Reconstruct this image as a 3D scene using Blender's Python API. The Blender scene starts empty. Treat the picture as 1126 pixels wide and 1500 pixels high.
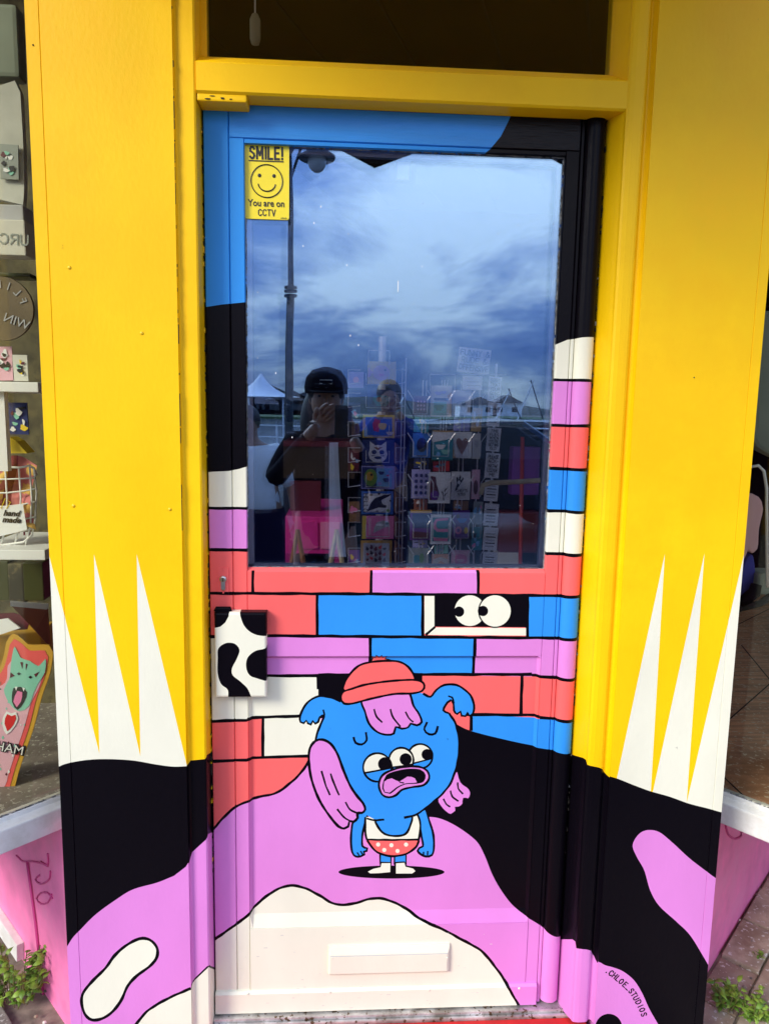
import bpy, bmesh, math, random
import numpy as np
from mathutils import Vector, Matrix
from mathutils.geometry import delaunay_2d_cdt
random.seed(7)
rng = np.random.default_rng(7)
SC = bpy.context.scene
COL = SC.collection

# ------------------------------------------------------------------ camera
CAM = Vector((-0.12507699, -1.55192852, 1.39953458))
YAW, PITCH, ROLL, FPX = math.radians(3.43934), math.radians(7.90145), math.radians(1.05164), 1074.22
def basis():
    cy, sy, cp, sp = math.cos(YAW), math.sin(YAW), math.cos(PITCH), math.sin(PITCH)
    f = Vector((sy*cp, cy*cp, -sp)); r = Vector((cy, -sy, 0)); u = r.cross(f)
    c, s = math.cos(ROLL), math.sin(ROLL)
    return c*r + s*u, -s*r + c*u, f
BR, BU, BF = basis()
cd = bpy.data.cameras.new("camera"); cam = bpy.data.objects.new("camera", cd); COL.objects.link(cam)
cd.sensor_fit = 'VERTICAL'; cd.sensor_height = 36; cd.lens = 36*FPX/1500
cd.clip_start = 0.02; cd.clip_end = 6000
cam.matrix_world = Matrix(((BR.x, BU.x, -BF.x, CAM.x), (BR.y, BU.y, -BF.y, CAM.y), (BR.z, BU.z, -BF.z, CAM.z), (0, 0, 0, 1)))
SC.camera = cam

# ------------------------------------------------------------------ sky, sun, exposure
SUN_EL, SUN_AZ = math.radians(31), math.radians(-130)     # the sun stands behind the cloud, in front of the shop
w = bpy.data.worlds.new("World"); SC.world = w; w.use_nodes = True
wt = w.node_tree; wn = wt.nodes; wl = wt.links; wn.clear()
def N(nodes, t, **kw):
    n = nodes.new(t)
    for k, v in kw.items(): setattr(n, k, v)
    return n
wo = N(wn, 'ShaderNodeOutputWorld'); bg = N(wn, 'ShaderNodeBackground'); bg.inputs[1].default_value = 0.12
sky = N(wn, 'ShaderNodeTexSky', sky_type='NISHITA'); sky.sun_disc = False
sky.sun_elevation = SUN_EL; sky.sun_rotation = math.radians(230); sky.air_density = 1.0; sky.dust_density = 1.5
tc = N(wn, 'ShaderNodeTexCoord'); sep = N(wn, 'ShaderNodeSeparateXYZ'); wl.new(tc.outputs['Generated'], sep.inputs[0])
def M(op, a, b=None, nodes=wn, links=wl):
    m = N(nodes, 'ShaderNodeMath', operation=op)
    for i, v in enumerate((a, b)):
        if v is None: continue
        if isinstance(v, (int, float)): m.inputs[i].default_value = v
        else: links.new(v, m.inputs[i])
    return m.outputs[0]
zz = M('ADD', M('MAXIMUM', sep.outputs[2], 0.0), 0.26)
comb = N(wn, 'ShaderNodeCombineXYZ')
wl.new(M('DIVIDE', sep.outputs[0], zz), comb.inputs[0]); wl.new(M('DIVIDE', sep.outputs[1], zz), comb.inputs[1]); wl.new(M('MULTIPLY', sep.outputs[2], 2.0), comb.inputs[2])
cn = N(wn, 'ShaderNodeTexNoise'); cn.inputs['Scale'].default_value = 1.5; cn.inputs['Detail'].default_value = 8; cn.inputs['Roughness'].default_value = .58; cn.inputs['Distortion'].default_value = .35
wl.new(comb.outputs[0], cn.inputs['Vector'])
cr = N(wn, 'ShaderNodeValToRGB'); wl.new(cn.outputs['Fac'], cr.inputs[0])
e = cr.color_ramp.elements
e[0].position = .38; e[0].color = (.12, .25, .66, 1); e[1].position = .63; e[1].color = (1.45, 1.42, 1.4, 1)
x_ = e.new(.5); x_.color = (.42, .55, .90, 1)
lift = N(wn, 'ShaderNodeMapRange'); wl.new(sep.outputs[2], lift.inputs[0])
lift.inputs[1].default_value = 0.0; lift.inputs[2].default_value = .42; lift.inputs[3].default_value = 4.8; lift.inputs[4].default_value = 16.0
vm = N(wn, 'ShaderNodeVectorMath', operation='SCALE'); wl.new(cr.outputs[0], vm.inputs[0]); wl.new(lift.outputs[0], vm.inputs['Scale'])
mx = N(wn, 'ShaderNodeMix', data_type='RGBA'); mx.inputs[0].default_value = .88
wl.new(sky.outputs[0], mx.inputs[6]); wl.new(vm.outputs[0], mx.inputs[7])
wl.new(mx.outputs[2], bg.inputs[0]); wl.new(bg.outputs[0], wo.inputs[0])
sd = bpy.data.lights.new("sun", 'SUN'); sun = bpy.data.objects.new("sun", sd); COL.objects.link(sun)
sd.energy = 2.9; sd.angle = math.radians(22); sd.color = (1, .93, .80)
sv = Vector((math.sin(SUN_AZ)*math.cos(SUN_EL), math.cos(SUN_AZ)*math.cos(SUN_EL), math.sin(SUN_EL)))
sun.rotation_euler = sv.to_track_quat('Z', 'Y').to_euler()
SC.view_settings.view_transform = 'Standard'; SC.view_settings.look = 'None'
SC.view_settings.exposure = 0.29; SC.view_settings.gamma = 1; SC.view_settings.use_curve_mapping = False

# ------------------------------------------------------------------ helpers
def at(px, py, y=None, z=None):
    """the point in the place seen at photograph pixel px, py on the plane y=... or z=..."""
    d = BF + BR*((px-563)/FPX) - BU*((py-750)/FPX)
    t = (y-CAM.y)/d.y if y is not None else (z-CAM.z)/d.z
    return CAM + d*t
def tag(o, label=None, cat=None, group=None, kind=None):
    if label: o['label'] = label
    if cat: o['category'] = cat
    if group: o['group'] = group
    if kind: o['kind'] = kind
    return o
def empty(name, loc=(0, 0, 0), label=None, cat=None, group=None, kind=None, rz=0):
    o = bpy.data.objects.new(name, None); COL.objects.link(o); o.location = loc; o.rotation_euler.z = rz
    o.empty_display_size = .05
    return tag(o, label, cat, group, kind)
def link(name, me, parent=None, loc=None):
    """link a mesh whose points are in world space; under a parent the parent's place is taken off"""
    o = bpy.data.objects.new(name, me); COL.objects.link(o)
    if parent is not None:
        o.parent = parent
        m = Matrix.Translation(parent.location) if parent.parent is None else Matrix.Identity(4)
        p, mat = parent, Matrix.Identity(4)
        while p is not None:
            mat = Matrix.LocRotScale(p.location, p.rotation_euler, p.scale) @ mat; p = p.parent
        o.matrix_basis = mat.inverted()
    return o
class MB:
    def __init__(s): s.v = []; s.f = []; s.m = []; s.mats = []
    def mi(s, mat):
        if mat not in s.mats: s.mats.append(mat)
        return s.mats.index(mat)
    def add(s, vs, fs, mat):
        k = len(s.v); s.v += [tuple(p) for p in vs]; i = s.mi(mat)
        for f in fs: s.f.append(tuple(k+q for q in f)); s.m.append(i)
    def box(s, a, b, mat, rot=None, bev=0):
        x0, y0, z0 = [min(a[i], b[i]) for i in range(3)]; x1, y1, z1 = [max(a[i], b[i]) for i in range(3)]
        vs = [(x, y, z) for z in (z0, z1) for y in (y0, y1) for x in (x0, x1)]
        if rot is not None:
            c = Vector(((x0+x1)/2, (y0+y1)/2, (z0+z1)/2)); vs = [c + rot @ (Vector(p)-c) for p in vs]
        s.add(vs, [(0, 2, 3, 1), (4, 5, 7, 6), (0, 1, 5, 4), (2, 6, 7, 3), (0, 4, 6, 2), (1, 3, 7, 5)], mat)
    def prism(s, base, off, mat):
        """base: list of 3d points, off: vector"""
        n = len(base); off = Vector(off); vs = [Vector(p) for p in base]; vs += [p+off for p in vs]
        fs = [tuple(range(n)), tuple(range(2*n-1, n-1, -1))] + [(i, i+n, (i+1) % n+n, (i+1) % n) for i in range(n)]
        s.add(vs, fs, mat)
    def tube(s, pts, r, mat, n=8, closed=False):
        pts = [Vector(p) for p in pts]; rs = r if isinstance(r, (list, tuple)) else [r]*len(pts)
        k = len(pts); rings = []; up = None
        for i, p in enumerate(pts):
            a = pts[(i-1) % k] if (closed or i > 0) else p; b = pts[(i+1) % k] if (closed or i < k-1) else p
            t = (b-a).normalized()
            if up is None:
                up = Vector((0, 0, 1)) if abs(t.z) < .9 else Vector((1, 0, 0))
            sd_ = t.cross(up).normalized(); up = sd_.cross(t).normalized()
            rings.append([p + (sd_*math.cos(2*math.pi*j/n) + up*math.sin(2*math.pi*j/n))*rs[i] for j in range(n)])
        vs = [q for g in rings for q in g]; fs = []
        for i in range(k if closed else k-1):
            for j in range(n):
                a, b = i*n+j, i*n+(j+1) % n; c, d = ((i+1) % k)*n+(j+1) % n, ((i+1) % k)*n+j
                fs.append((a, b, c, d))
        if not closed: fs += [tuple(range(n))[::-1], tuple(range((k-1)*n, k*n))]
        s.add(vs, fs, mat)
    def lathe(s, prof, c, mat, n=20):
        vs = [(c[0]+r*math.cos(2*math.pi*j/n), c[1]+r*math.sin(2*math.pi*j/n), c[2]+z) for r, z in prof for j in range(n)]
        fs = [(i*n+j, i*n+(j+1) % n, (i+1)*n+(j+1) % n, (i+1)*n+j) for i in range(len(prof)-1) for j in range(n)]
        s.add(vs, fs, mat)
    def ball(s, c, r, mat, n=14, m=9):
        rx, ry, rz = r if isinstance(r, (tuple, list)) else (r, r, r)
        vs = [(c[0]+rx*math.sin(math.pi*i/m)*math.cos(2*math.pi*j/n), c[1]+ry*math.sin(math.pi*i/m)*math.sin(2*math.pi*j/n), c[2]+rz*math.cos(math.pi*i/m)) for i in range(m+1) for j in range(n)]
        fs = [(i*n+j, (i+1)*n+j, (i+1)*n+(j+1) % n, i*n+(j+1) % n) for i in range(m) for j in range(n)]
        s.add(vs, fs, mat)
    def build(s, name, parent=None, smooth=False, bevel=0):
        me = bpy.data.meshes.new(name); me.from_pydata(s.v, [], s.f)
        for m in s.mats: me.materials.append(MAT(m))
        me.polygons.foreach_set('material_index', s.m)
        bm = bmesh.new(); bm.from_mesh(me)
        if bevel:
            es = [e for e in bm.edges if len(e.link_faces) == 2 and e.calc_face_angle(0) > .6]
            bmesh.ops.bevel(bm, geom=es, offset=bevel, segments=2, profile=.6, affect='EDGES', clamp_overlap=True)
        bmesh.ops.recalc_face_normals(bm, faces=bm.faces); bm.to_mesh(me); bm.free()
        if smooth: me.polygons.foreach_set('use_smooth', [True]*len(me.polygons))
        me.update(); return link(name, me, parent)

# ------------------------------------------------------------------ materials
_M = {}
def principled(name, base, rough=.5, spec=.5, noise=.06, nscale=6, bump=.0, bscale=60, stretch=(1, 1, 1), metal=0, coat=0, speck=None, blotch=None, speckscale=90, emis=None):
    m = bpy.data.materials.new(name); m.use_nodes = True; nt = m.node_tree; nn = nt.nodes; ll = nt.links
    p = nn['Principled BSDF']
    p.inputs['Roughness'].default_value = rough; p.inputs['Metallic'].default_value = metal
    p.inputs['Specular IOR Level'].default_value = spec
    if coat: p.inputs['Coat Weight'].default_value = coat; p.inputs['Coat Roughness'].default_value = .12
    g = N(nn, 'ShaderNodeNewGeometry')
    mp = N(nn, 'ShaderNodeMapping'); mp.inputs['Scale'].default_value = stretch; ll.new(g.outputs['Position'], mp.inputs[0])
    n1 = N(nn, 'ShaderNodeTexNoise'); n1.inputs['Scale'].default_value = nscale; n1.inputs['Detail'].default_value = 6; ll.new(mp.outputs[0], n1.inputs['Vector'])
    mr = N(nn, 'ShaderNodeMapRange'); ll.new(n1.outputs['Fac'], mr.inputs[0]); mr.inputs[1].default_value = .3; mr.inputs[2].default_value = .7; mr.inputs[3].default_value = 1-noise; mr.inputs[4].default_value = 1+noise
    vmn = N(nn, 'ShaderNodeVectorMath', operation='SCALE'); vmn.inputs[0].default_value = base[:3]; ll.new(mr.outputs[0], vmn.inputs['Scale'])
    out = vmn.outputs[0]
    if blotch:
        n3 = N(nn, 'ShaderNodeTexNoise'); n3.inputs['Scale'].default_value = nscale*.4; n3.inputs['Detail'].default_value = 8; n3.inputs['Roughness'].default_value = .7; ll.new(g.outputs['Position'], n3.inputs['Vector'])
        r3 = N(nn, 'ShaderNodeMapRange'); ll.new(n3.outputs['Fac'], r3.inputs[0]); r3.inputs[1].default_value = .48; r3.inputs[2].default_value = .62
        m3 = N(nn, 'ShaderNodeMix', data_type='RGBA'); ll.new(r3.outputs[0], m3.inputs[0]); ll.new(out, m3.inputs[6]); m3.inputs[7].default_value = (*blotch, 1); out = m3.outputs[2]
    if speck:
        n2 = N(nn, 'ShaderNodeTexNoise'); n2.inputs['Scale'].default_value = speckscale; n2.inputs['Detail'].default_value = 3; ll.new(g.outputs['Position'], n2.inputs['Vector'])
        r2 = N(nn, 'ShaderNodeMapRange'); ll.new(n2.outputs['Fac'], r2.inputs[0]); r2.inputs[1].default_value = .60; r2.inputs[2].default_value = .64
        m2 = N(nn, 'ShaderNodeMix', data_type='RGBA'); ll.new(r2.outputs[0], m2.inputs[0]); ll.new(out, m2.inputs[6]); m2.inputs[7].default_value = (*speck, 1); out = m2.outputs[2]
    ll.new(out, p.inputs['Base Color'])
    rr = N(nn, 'ShaderNodeMapRange'); ll.new(n1.outputs['Fac'], rr.inputs[0]); rr.inputs[3].default_value = rough*.8; rr.inputs[4].default_value = min(1, rough*1.2); ll.new(rr.outputs[0], p.inputs['Roughness'])
    if bump:
        n4 = N(nn, 'ShaderNodeTexNoise'); n4.inputs['Scale'].default_value = bscale; n4.inputs['Detail'].default_value = 4; ll.new(mp.outputs[0], n4.inputs['Vector'])
        b = N(nn, 'ShaderNodeBump'); b.inputs['Strength'].default_value = bump; b.inputs['Distance'].default_value = .0012; ll.new(n4.outputs['Fac'], b.inputs['Height']); ll.new(b.outputs[0], p.inputs['Normal'])
    if emis: p.inputs['Emission Color'].default_value = (*base, 1); p.inputs['Emission Strength'].default_value = emis
    return m
PAINT = dict(yellow=(.93, .565, .002), blue=(.028, .27, .78), coral=(.86, .13, .125), lilac=(.67, .225, .61), cream=(.77, .762, .62), black=(.0030, .0022, .0045), orange=(.86, .50, .01))
def glass(name, extra, tint=(1, 1, 1), gloss=(1, 1, 1), rough=0.0):
    m = bpy.data.materials.new(name); m.use_nodes = True; nt = m.node_tree; nn = nt.nodes; ll = nt.links; nn.clear()
    o = N(nn, 'ShaderNodeOutputMaterial'); mix = N(nn, 'ShaderNodeMixShader'); t = N(nn, 'ShaderNodeBsdfTransparent'); g = N(nn, 'ShaderNodeBsdfGlossy')
    t.inputs[0].default_value = (*tint, 1); g.inputs[0].default_value = (*gloss, 1); g.inputs['Roughness'].default_value = rough
    fr = N(nn, 'ShaderNodeFresnel'); fr.inputs[0].default_value = 1.5
    gg = N(nn, 'ShaderNodeNewGeometry'); wv = N(nn, 'ShaderNodeTexNoise'); wv.inputs['Scale'].default_value = 3.5; wv.inputs['Detail'].default_value = 1; ll.new(gg.outputs['Position'], wv.inputs['Vector'])
    b = N(nn, 'ShaderNodeBump'); b.inputs['Strength'].default_value = .12; b.inputs['Distance'].default_value = .004; ll.new(wv.outputs['Fac'], b.inputs['Height']); ll.new(b.outputs[0], g.inputs['Normal'])
    s = M('ADD', fr.outputs[0], extra, nn, ll)
    ll.new(s, mix.inputs[0]); ll.new(t.outputs[0], mix.inputs[1]); ll.new(g.outputs[0], mix.inputs[2]); ll.new(mix.outputs[0], o.inputs[0])
    return m
SPEC = {
 'door_core': dict(base=(.02, .018, .015), rough=.8), 'dark_gap': dict(base=(.01, .008, .006), rough=.9),
 'metal': dict(base=(.55, .55, .56), rough=.32, metal=1, noise=.2, nscale=25), 'threshold': dict(base=(.62, .61, .60), rough=.42, metal=.7, noise=.3, nscale=30, blotch=(.33, .31, .28), speck=(.14, .09, .05)),
 'brass': dict(base=(.50, .42, .30), rough=.35, metal=1), 'red_mat': dict(base=(.50, .010, .01), rough=.75, noise=.15, nscale=30, bump=.4, bscale=300),
 'white_gloss': dict(base=(.78, .78, .76), rough=.4, noise=.08, nscale=14, blotch=(.66, .65, .60), bump=.5, bscale=50),
 'plinth_pink': dict(base=(.90, .21, .45), rough=.6, noise=.12, nscale=16, bump=.9, bscale=70, blotch=(.89, .24, .47)),
 'plinth_deep': dict(base=(.66, .07, .27), rough=.6, noise=.16, nscale=12, bump=.5, bscale=90),
 'stone': dict(base=(.22, .19, .165), rough=.9, noise=.35, nscale=14, bump=1, bscale=60, speck=(.42, .4, .36), blotch=(.12, .1, .085)),
 'paver': dict(base=(.42, .335, .25), rough=.9, noise=.3, nscale=18, bump=1, bscale=110, speck=(.62, .6, .54), speckscale=70, blotch=(.29, .205, .14)), 'paver_dark': dict(base=(.30, .215, .155), rough=.9, noise=.3, nscale=18, bump=1, bscale=110, speck=(.6, .56, .5), speckscale=90, blotch=(.36, .3, .22)),
 'soil': dict(base=(.20, .165, .13), rough=1, noise=.4, nscale=30, bump=1, bscale=80),
 'street_stone': dict(base=(.045, .042, .042), rough=.9, noise=.25, nscale=2), 'asphalt': dict(base=(.02, .02, .024), rough=.85, noise=.2, nscale=3), 'grass': dict(base=(.07, .11, .03), rough=.95, noise=.3, nscale=1.5),
 'water': dict(base=(.02, .035, .05), rough=.12, noise=.1), 'hill': dict(base=(.05, .06, .05), rough=1, noise=.4, nscale=.05),
 'leaf': dict(base=(.10, .20, .02), rough=.5, noise=.3, nscale=40), 'leaf_pale': dict(base=(.20, .32, .035), rough=.5, noise=.25, nscale=40), 'stem': dict(base=(.14, .14, .04), rough=.7),
 'ink': dict(base=(.012, .011, .014), rough=.5), 'sign_yellow': dict(base=(.88, .72, .02), rough=.3, noise=.02),
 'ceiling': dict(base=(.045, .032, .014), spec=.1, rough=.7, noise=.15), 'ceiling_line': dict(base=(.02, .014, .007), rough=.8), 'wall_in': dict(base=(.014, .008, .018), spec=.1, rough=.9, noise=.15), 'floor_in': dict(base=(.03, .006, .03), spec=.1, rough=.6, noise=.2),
 'boards': dict(base=(.60, .30, .17), rough=.5, noise=.4, nscale=5, stretch=(1, 12, 1), blotch=(.36, .17, .09), speck=(.7, .55, .4)),
 'blank': dict(base=(.5,.5,.5)), 'wood_dark': dict(base=(.16, .115, .06), rough=.6, noise=.3, nscale=9), 'wood_orange': dict(base=(.32, .12, .03), rough=.5, noise=.2), 'wood_pale': dict(base=(.55, .45, .26), rough=.6, noise=.25, nscale=30),
 'table_dark': dict(base=(.035, .02, .012), rough=.6), 'back_dark': dict(base=(.13, .11, .055), rough=.8, noise=.5, nscale=14, blotch=(.03, .025, .012), speck=(.16, .13, .06), speckscale=30), 'paper_dim': dict(base=(.6, .6, .54), rough=.9, noise=.2, bump=.5), 'olive': dict(base=(.06, .065, .02), rough=.3), 'magenta': dict(base=(.72, .03, .30), rough=.45), 'magenta_dark': dict(base=(.42, .015, .18), rough=.5),
 'card_white': dict(base=(.88, .88, .88), rough=.5, noise=.03), 'card_grey': dict(base=(.45, .45, .47), rough=.5, noise=.08), 'card_brown': dict(base=(.22, .11, .045), rough=.7, noise=.3, nscale=60),
 'c_red': dict(base=(.7, .03, .03)), 'c_yellow': dict(base=(.85, .62, .03)), 'c_ochre': dict(base=(.65, .36, .04)), 'c_navy': dict(base=(.015, .03, .16)), 'c_blue': dict(base=(.03, .16, .62)), 'c_sky': dict(base=(.2, .48, .8)),
 'c_teal': dict(base=(.01, .24, .30)), 'c_mint': dict(base=(.26, .62, .48)), 'c_green': dict(base=(.16, .32, .05)), 'c_pink': dict(base=(.85, .22, .45)), 'c_rose': dict(base=(.8, .45, .55)), 'c_purple': dict(base=(.16, .03, .32)),
 'c_lav': dict(base=(.38, .36, .72)), 'c_peach': dict(base=(.8, .45, .28)), 'c_rust': dict(base=(.32, .10, .05)), 'c_grey': dict(base=(.3, .33, .3)), 'c_maroon': dict(base=(.12, .015, .03)),
 'wire': dict(base=(.72, .72, .75), rough=.3, metal=.6), 'wire_white': dict(base=(.8, .8, .78), rough=.4),
 'fabric_white': dict(base=(.72, .72, .72), rough=.9, bump=.3, bscale=200), 'fabric_black': dict(base=(.006, .005, .008), spec=.05, rough=.95), 'fabric_navy': dict(base=(.008, .006, .022), spec=.05, rough=.9), 'fabric_blue': dict(base=(.012, .025, .17), spec=.1, rough=.8),
 'fabric_pink': dict(base=(.70, .42, .42), rough=.95, bump=.4, bscale=250), 'fabric_sage': dict(base=(.22, .25, .20), rough=.95, noise=.2), 'fabric_blue2': dict(base=(.05, .05, .3), rough=.9),
 'knit_a': dict(base=(.25, .03, .06), rough=.95, bump=1, bscale=300), 'knit_b': dict(base=(.62, .2, .2), rough=.95, bump=1, bscale=300), 'knit_c': dict(base=(.72, .45, .12), rough=.95, bump=1, bscale=300),
 'skin': dict(base=(.30, .15, .09), rough=.55), 'hair': dict(base=(.02, .012, .008), rough=.6), 'iron': dict(base=(.012, .02, .028), rough=.45), 'lamp_glass': dict(base=(.6, .6, .6), rough=.2),
 'house_white': dict(base=(.78, .78, .76), rough=.8), 'roof_grey': dict(base=(.12, .115, .12), rough=.8), 'pane_dark': dict(base=(.03, .035, .04), rough=.2), 'canvas': dict(base=(.82, .82, .84), rough=.8),
 'car_paint': dict(base=(.004, .006, .014), rough=.15, coat=.4), 'rubber': dict(base=(.015, .015, .015), rough=.9), 'paper': dict(base=(.7, .68, .6), rough=.8), 'rust_rail': dict(base=(.35, .02, .02), rough=.5),
 'filth': dict(base=(.035, .03, .02), rough=.9), 'screw': dict(base=(.80, .52, .01), rough=.4), 'pull': dict(base=(.42, .38, .24), rough=.5), 'caulk': dict(base=(.24, .25, .25), rough=.7, noise=.4, nscale=120, blotch=(.03, .025, .02)),
}
def MAT(k):
    if k in _M: return _M[k]
    if k in PAINT:
        b = PAINT[k]
        m = principled('paint_'+k, b, blotch=(.91, .52, .001) if k == 'yellow' else None, rough=.45 if k != 'black' else .30, noise=.075, nscale=5, bump=.30, bscale=130, stretch=(1, 1, .5), spec=.22 if k != 'black' else .10,
                       speck=tuple(c*.62 for c in b) if k != 'black' else None, speckscale=38)
        for n in m.node_tree.nodes:                      # specks on paint are rare
            if n.type == 'MAP_RANGE' and abs(n.inputs[1].default_value-.60) < 1e-4: n.inputs[1].default_value = .78; n.inputs[2].default_value = .82
    elif k.startswith('brushed_'):                        # the same gloss paint laid on with a brush, strokes along the rail
        c = k[8:]; m = principled(k, PAINT[c], rough=.4 if c != 'black' else .36, noise=.10, nscale=9, bump=.9, bscale=55, stretch=(.35, 1, 5), spec=.4 if c != 'black' else .2)
    elif k == 'door_glass': m = glass('door_glass', .21, tint=(.97, .95, .99), gloss=(.42, .68, 1))
    elif k == 'inner_glass': m = glass('inner_glass', .06, tint=(.96, .97, .98), gloss=(.62, .84, 1))
    elif k == 'bay_glass': m = glass('bay_glass', -.02, tint=(.96, .97, .93))
    elif k == 'sticker': m = glass('sticker', .05, tint=(.72, .74, .76), rough=.5)
    else: m = principled(k, **SPEC[k])
    _M[k] = m; return m

# ------------------------------------------------------------------ painted sheets: flat paint shapes cut into the relief they lie on
def smooth(pts, closed=False, step=3):
    P_ = [np.array(p, float) for p in pts]; n = len(P_); out = []
    seg = range(n) if closed else range(n-1)
    for i in seg:
        p1, p2 = P_[i], P_[(i+1) % n]
        p0 = P_[(i-1) % n] if (closed or i > 0) else 2*p1-p2
        p3 = P_[(i+2) % n] if (closed or i < n-2) else 2*p2-p1
        k = max(1, int(np.linalg.norm(p2-p1)/step))
        for j in range(k):
            t = j/k; out.append(.5*((2*p1)+(-p0+p2)*t+(2*p0-5*p1+4*p2-p3)*t*t+(-p0+3*p1-3*p2+p3)*t**3))
    if not closed: out.append(P_[-1])
    return np.array(out)
def ribbon(line, w, closed=False, wob=.35):
    L = np.array(line, float); n = len(L)
    a = np.roll(L, 1, 0); b = np.roll(L, -1, 0)
    if not closed: a[0] = L[0]; b[-1] = L[-1]
    t = b-a; t /= np.maximum(1e-9, np.linalg.norm(t, axis=1))[:, None]; nn = np.stack([-t[:, 1], t[:, 0]], 1)
    dist = np.concatenate([[0], np.cumsum(np.linalg.norm(np.diff(L, axis=0), axis=1))]); sc = .45 if w > .1 else 450
    p1, p2 = rng.uniform(0, 6.3, 2); ww = (w/2)*(1+.10*np.sin(dist*sc*.31+p1)+.07*np.sin(dist*sc*.83+p2)); off = wob*(.6*np.sin(dist*sc*.23+p2)+.5*np.sin(dist*sc*.61+p1))
    if closed: off = off*0
    A = L+nn*(ww+off)[:, None]; B = L-nn*(ww-off)[:, None]
    if closed: return [A, B]
    return [np.concatenate([A, B[::-1]])]
class Art:
    """paint shapes in photograph pixels; poly() fills, line() strokes"""
    def __init__(s): s.s = []
    def poly(s, pts, mat, sm=False, closed=True):
        s.s.append(([smooth(pts, True) if sm else np.array(pts, float)], mat)); return s
    def line(s, pts, w=4.2, mat='black', sm=True, closed=False):
        L = smooth(pts, closed, 3.5) if sm else smooth_lin(pts, 14)
        s.s.append((ribbon(L, w, closed), mat)); return s
    def shape(s, pts, mat, w=4.2):
        s.poly(pts, mat, True); s.line(pts, w, closed=True); return s
    def circ(s, c, r, mat, w=0, n=30, ry=None):
        p = [(c[0]+r*math.cos(2*math.pi*i/n), c[1]+(ry or r)*math.sin(2*math.pi*i/n)) for i in range(n)]
        s.poly(p, mat)
        if w: s.s.append((ribbon(p, w, True), 'black'))
        return s
def smooth_lin(pts, step):
    out = []
    for a, b in zip(pts[:-1], pts[1:]):
        a = np.array(a, float); b = np.array(b, float); k = max(1, int(np.linalg.norm(b-a)/step))
        out += [a+(b-a)*j/k for j in range(k)]
    return np.array(out+[np.array(pts[-1], float)])
def to_plane(art, y):
    out = []
    for loops, mat in art.s:
        L = []
        for lp in loops:
            L.append(np.array([(q.x, q.z) for q in (at(p[0], p[1], y=y) for p in lp)]))
        out.append((L, mat))
    return out
def inside(P_, loops):
    r = np.zeros(len(P_), bool)
    for L in loops:
        a = L; b = np.roll(L, -1, 0)
        wn_ = np.zeros(len(P_), int)
        for (x0, y0), (x1, y1) in zip(a, b):
            if y0 == y1: continue
            up = (y0 <= P_[:, 1]) & (y1 > P_[:, 1]); dn = (y0 > P_[:, 1]) & (y1 <= P_[:, 1])
            cr_ = (x1-x0)*(P_[:, 1]-y0)-(P_[:, 0]-x0)*(y1-y0)
            wn_ += (up & (cr_ > 0)).astype(int)-(dn & (cr_ < 0)).astype(int)
        r ^= (wn_ != 0)
    return r
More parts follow.
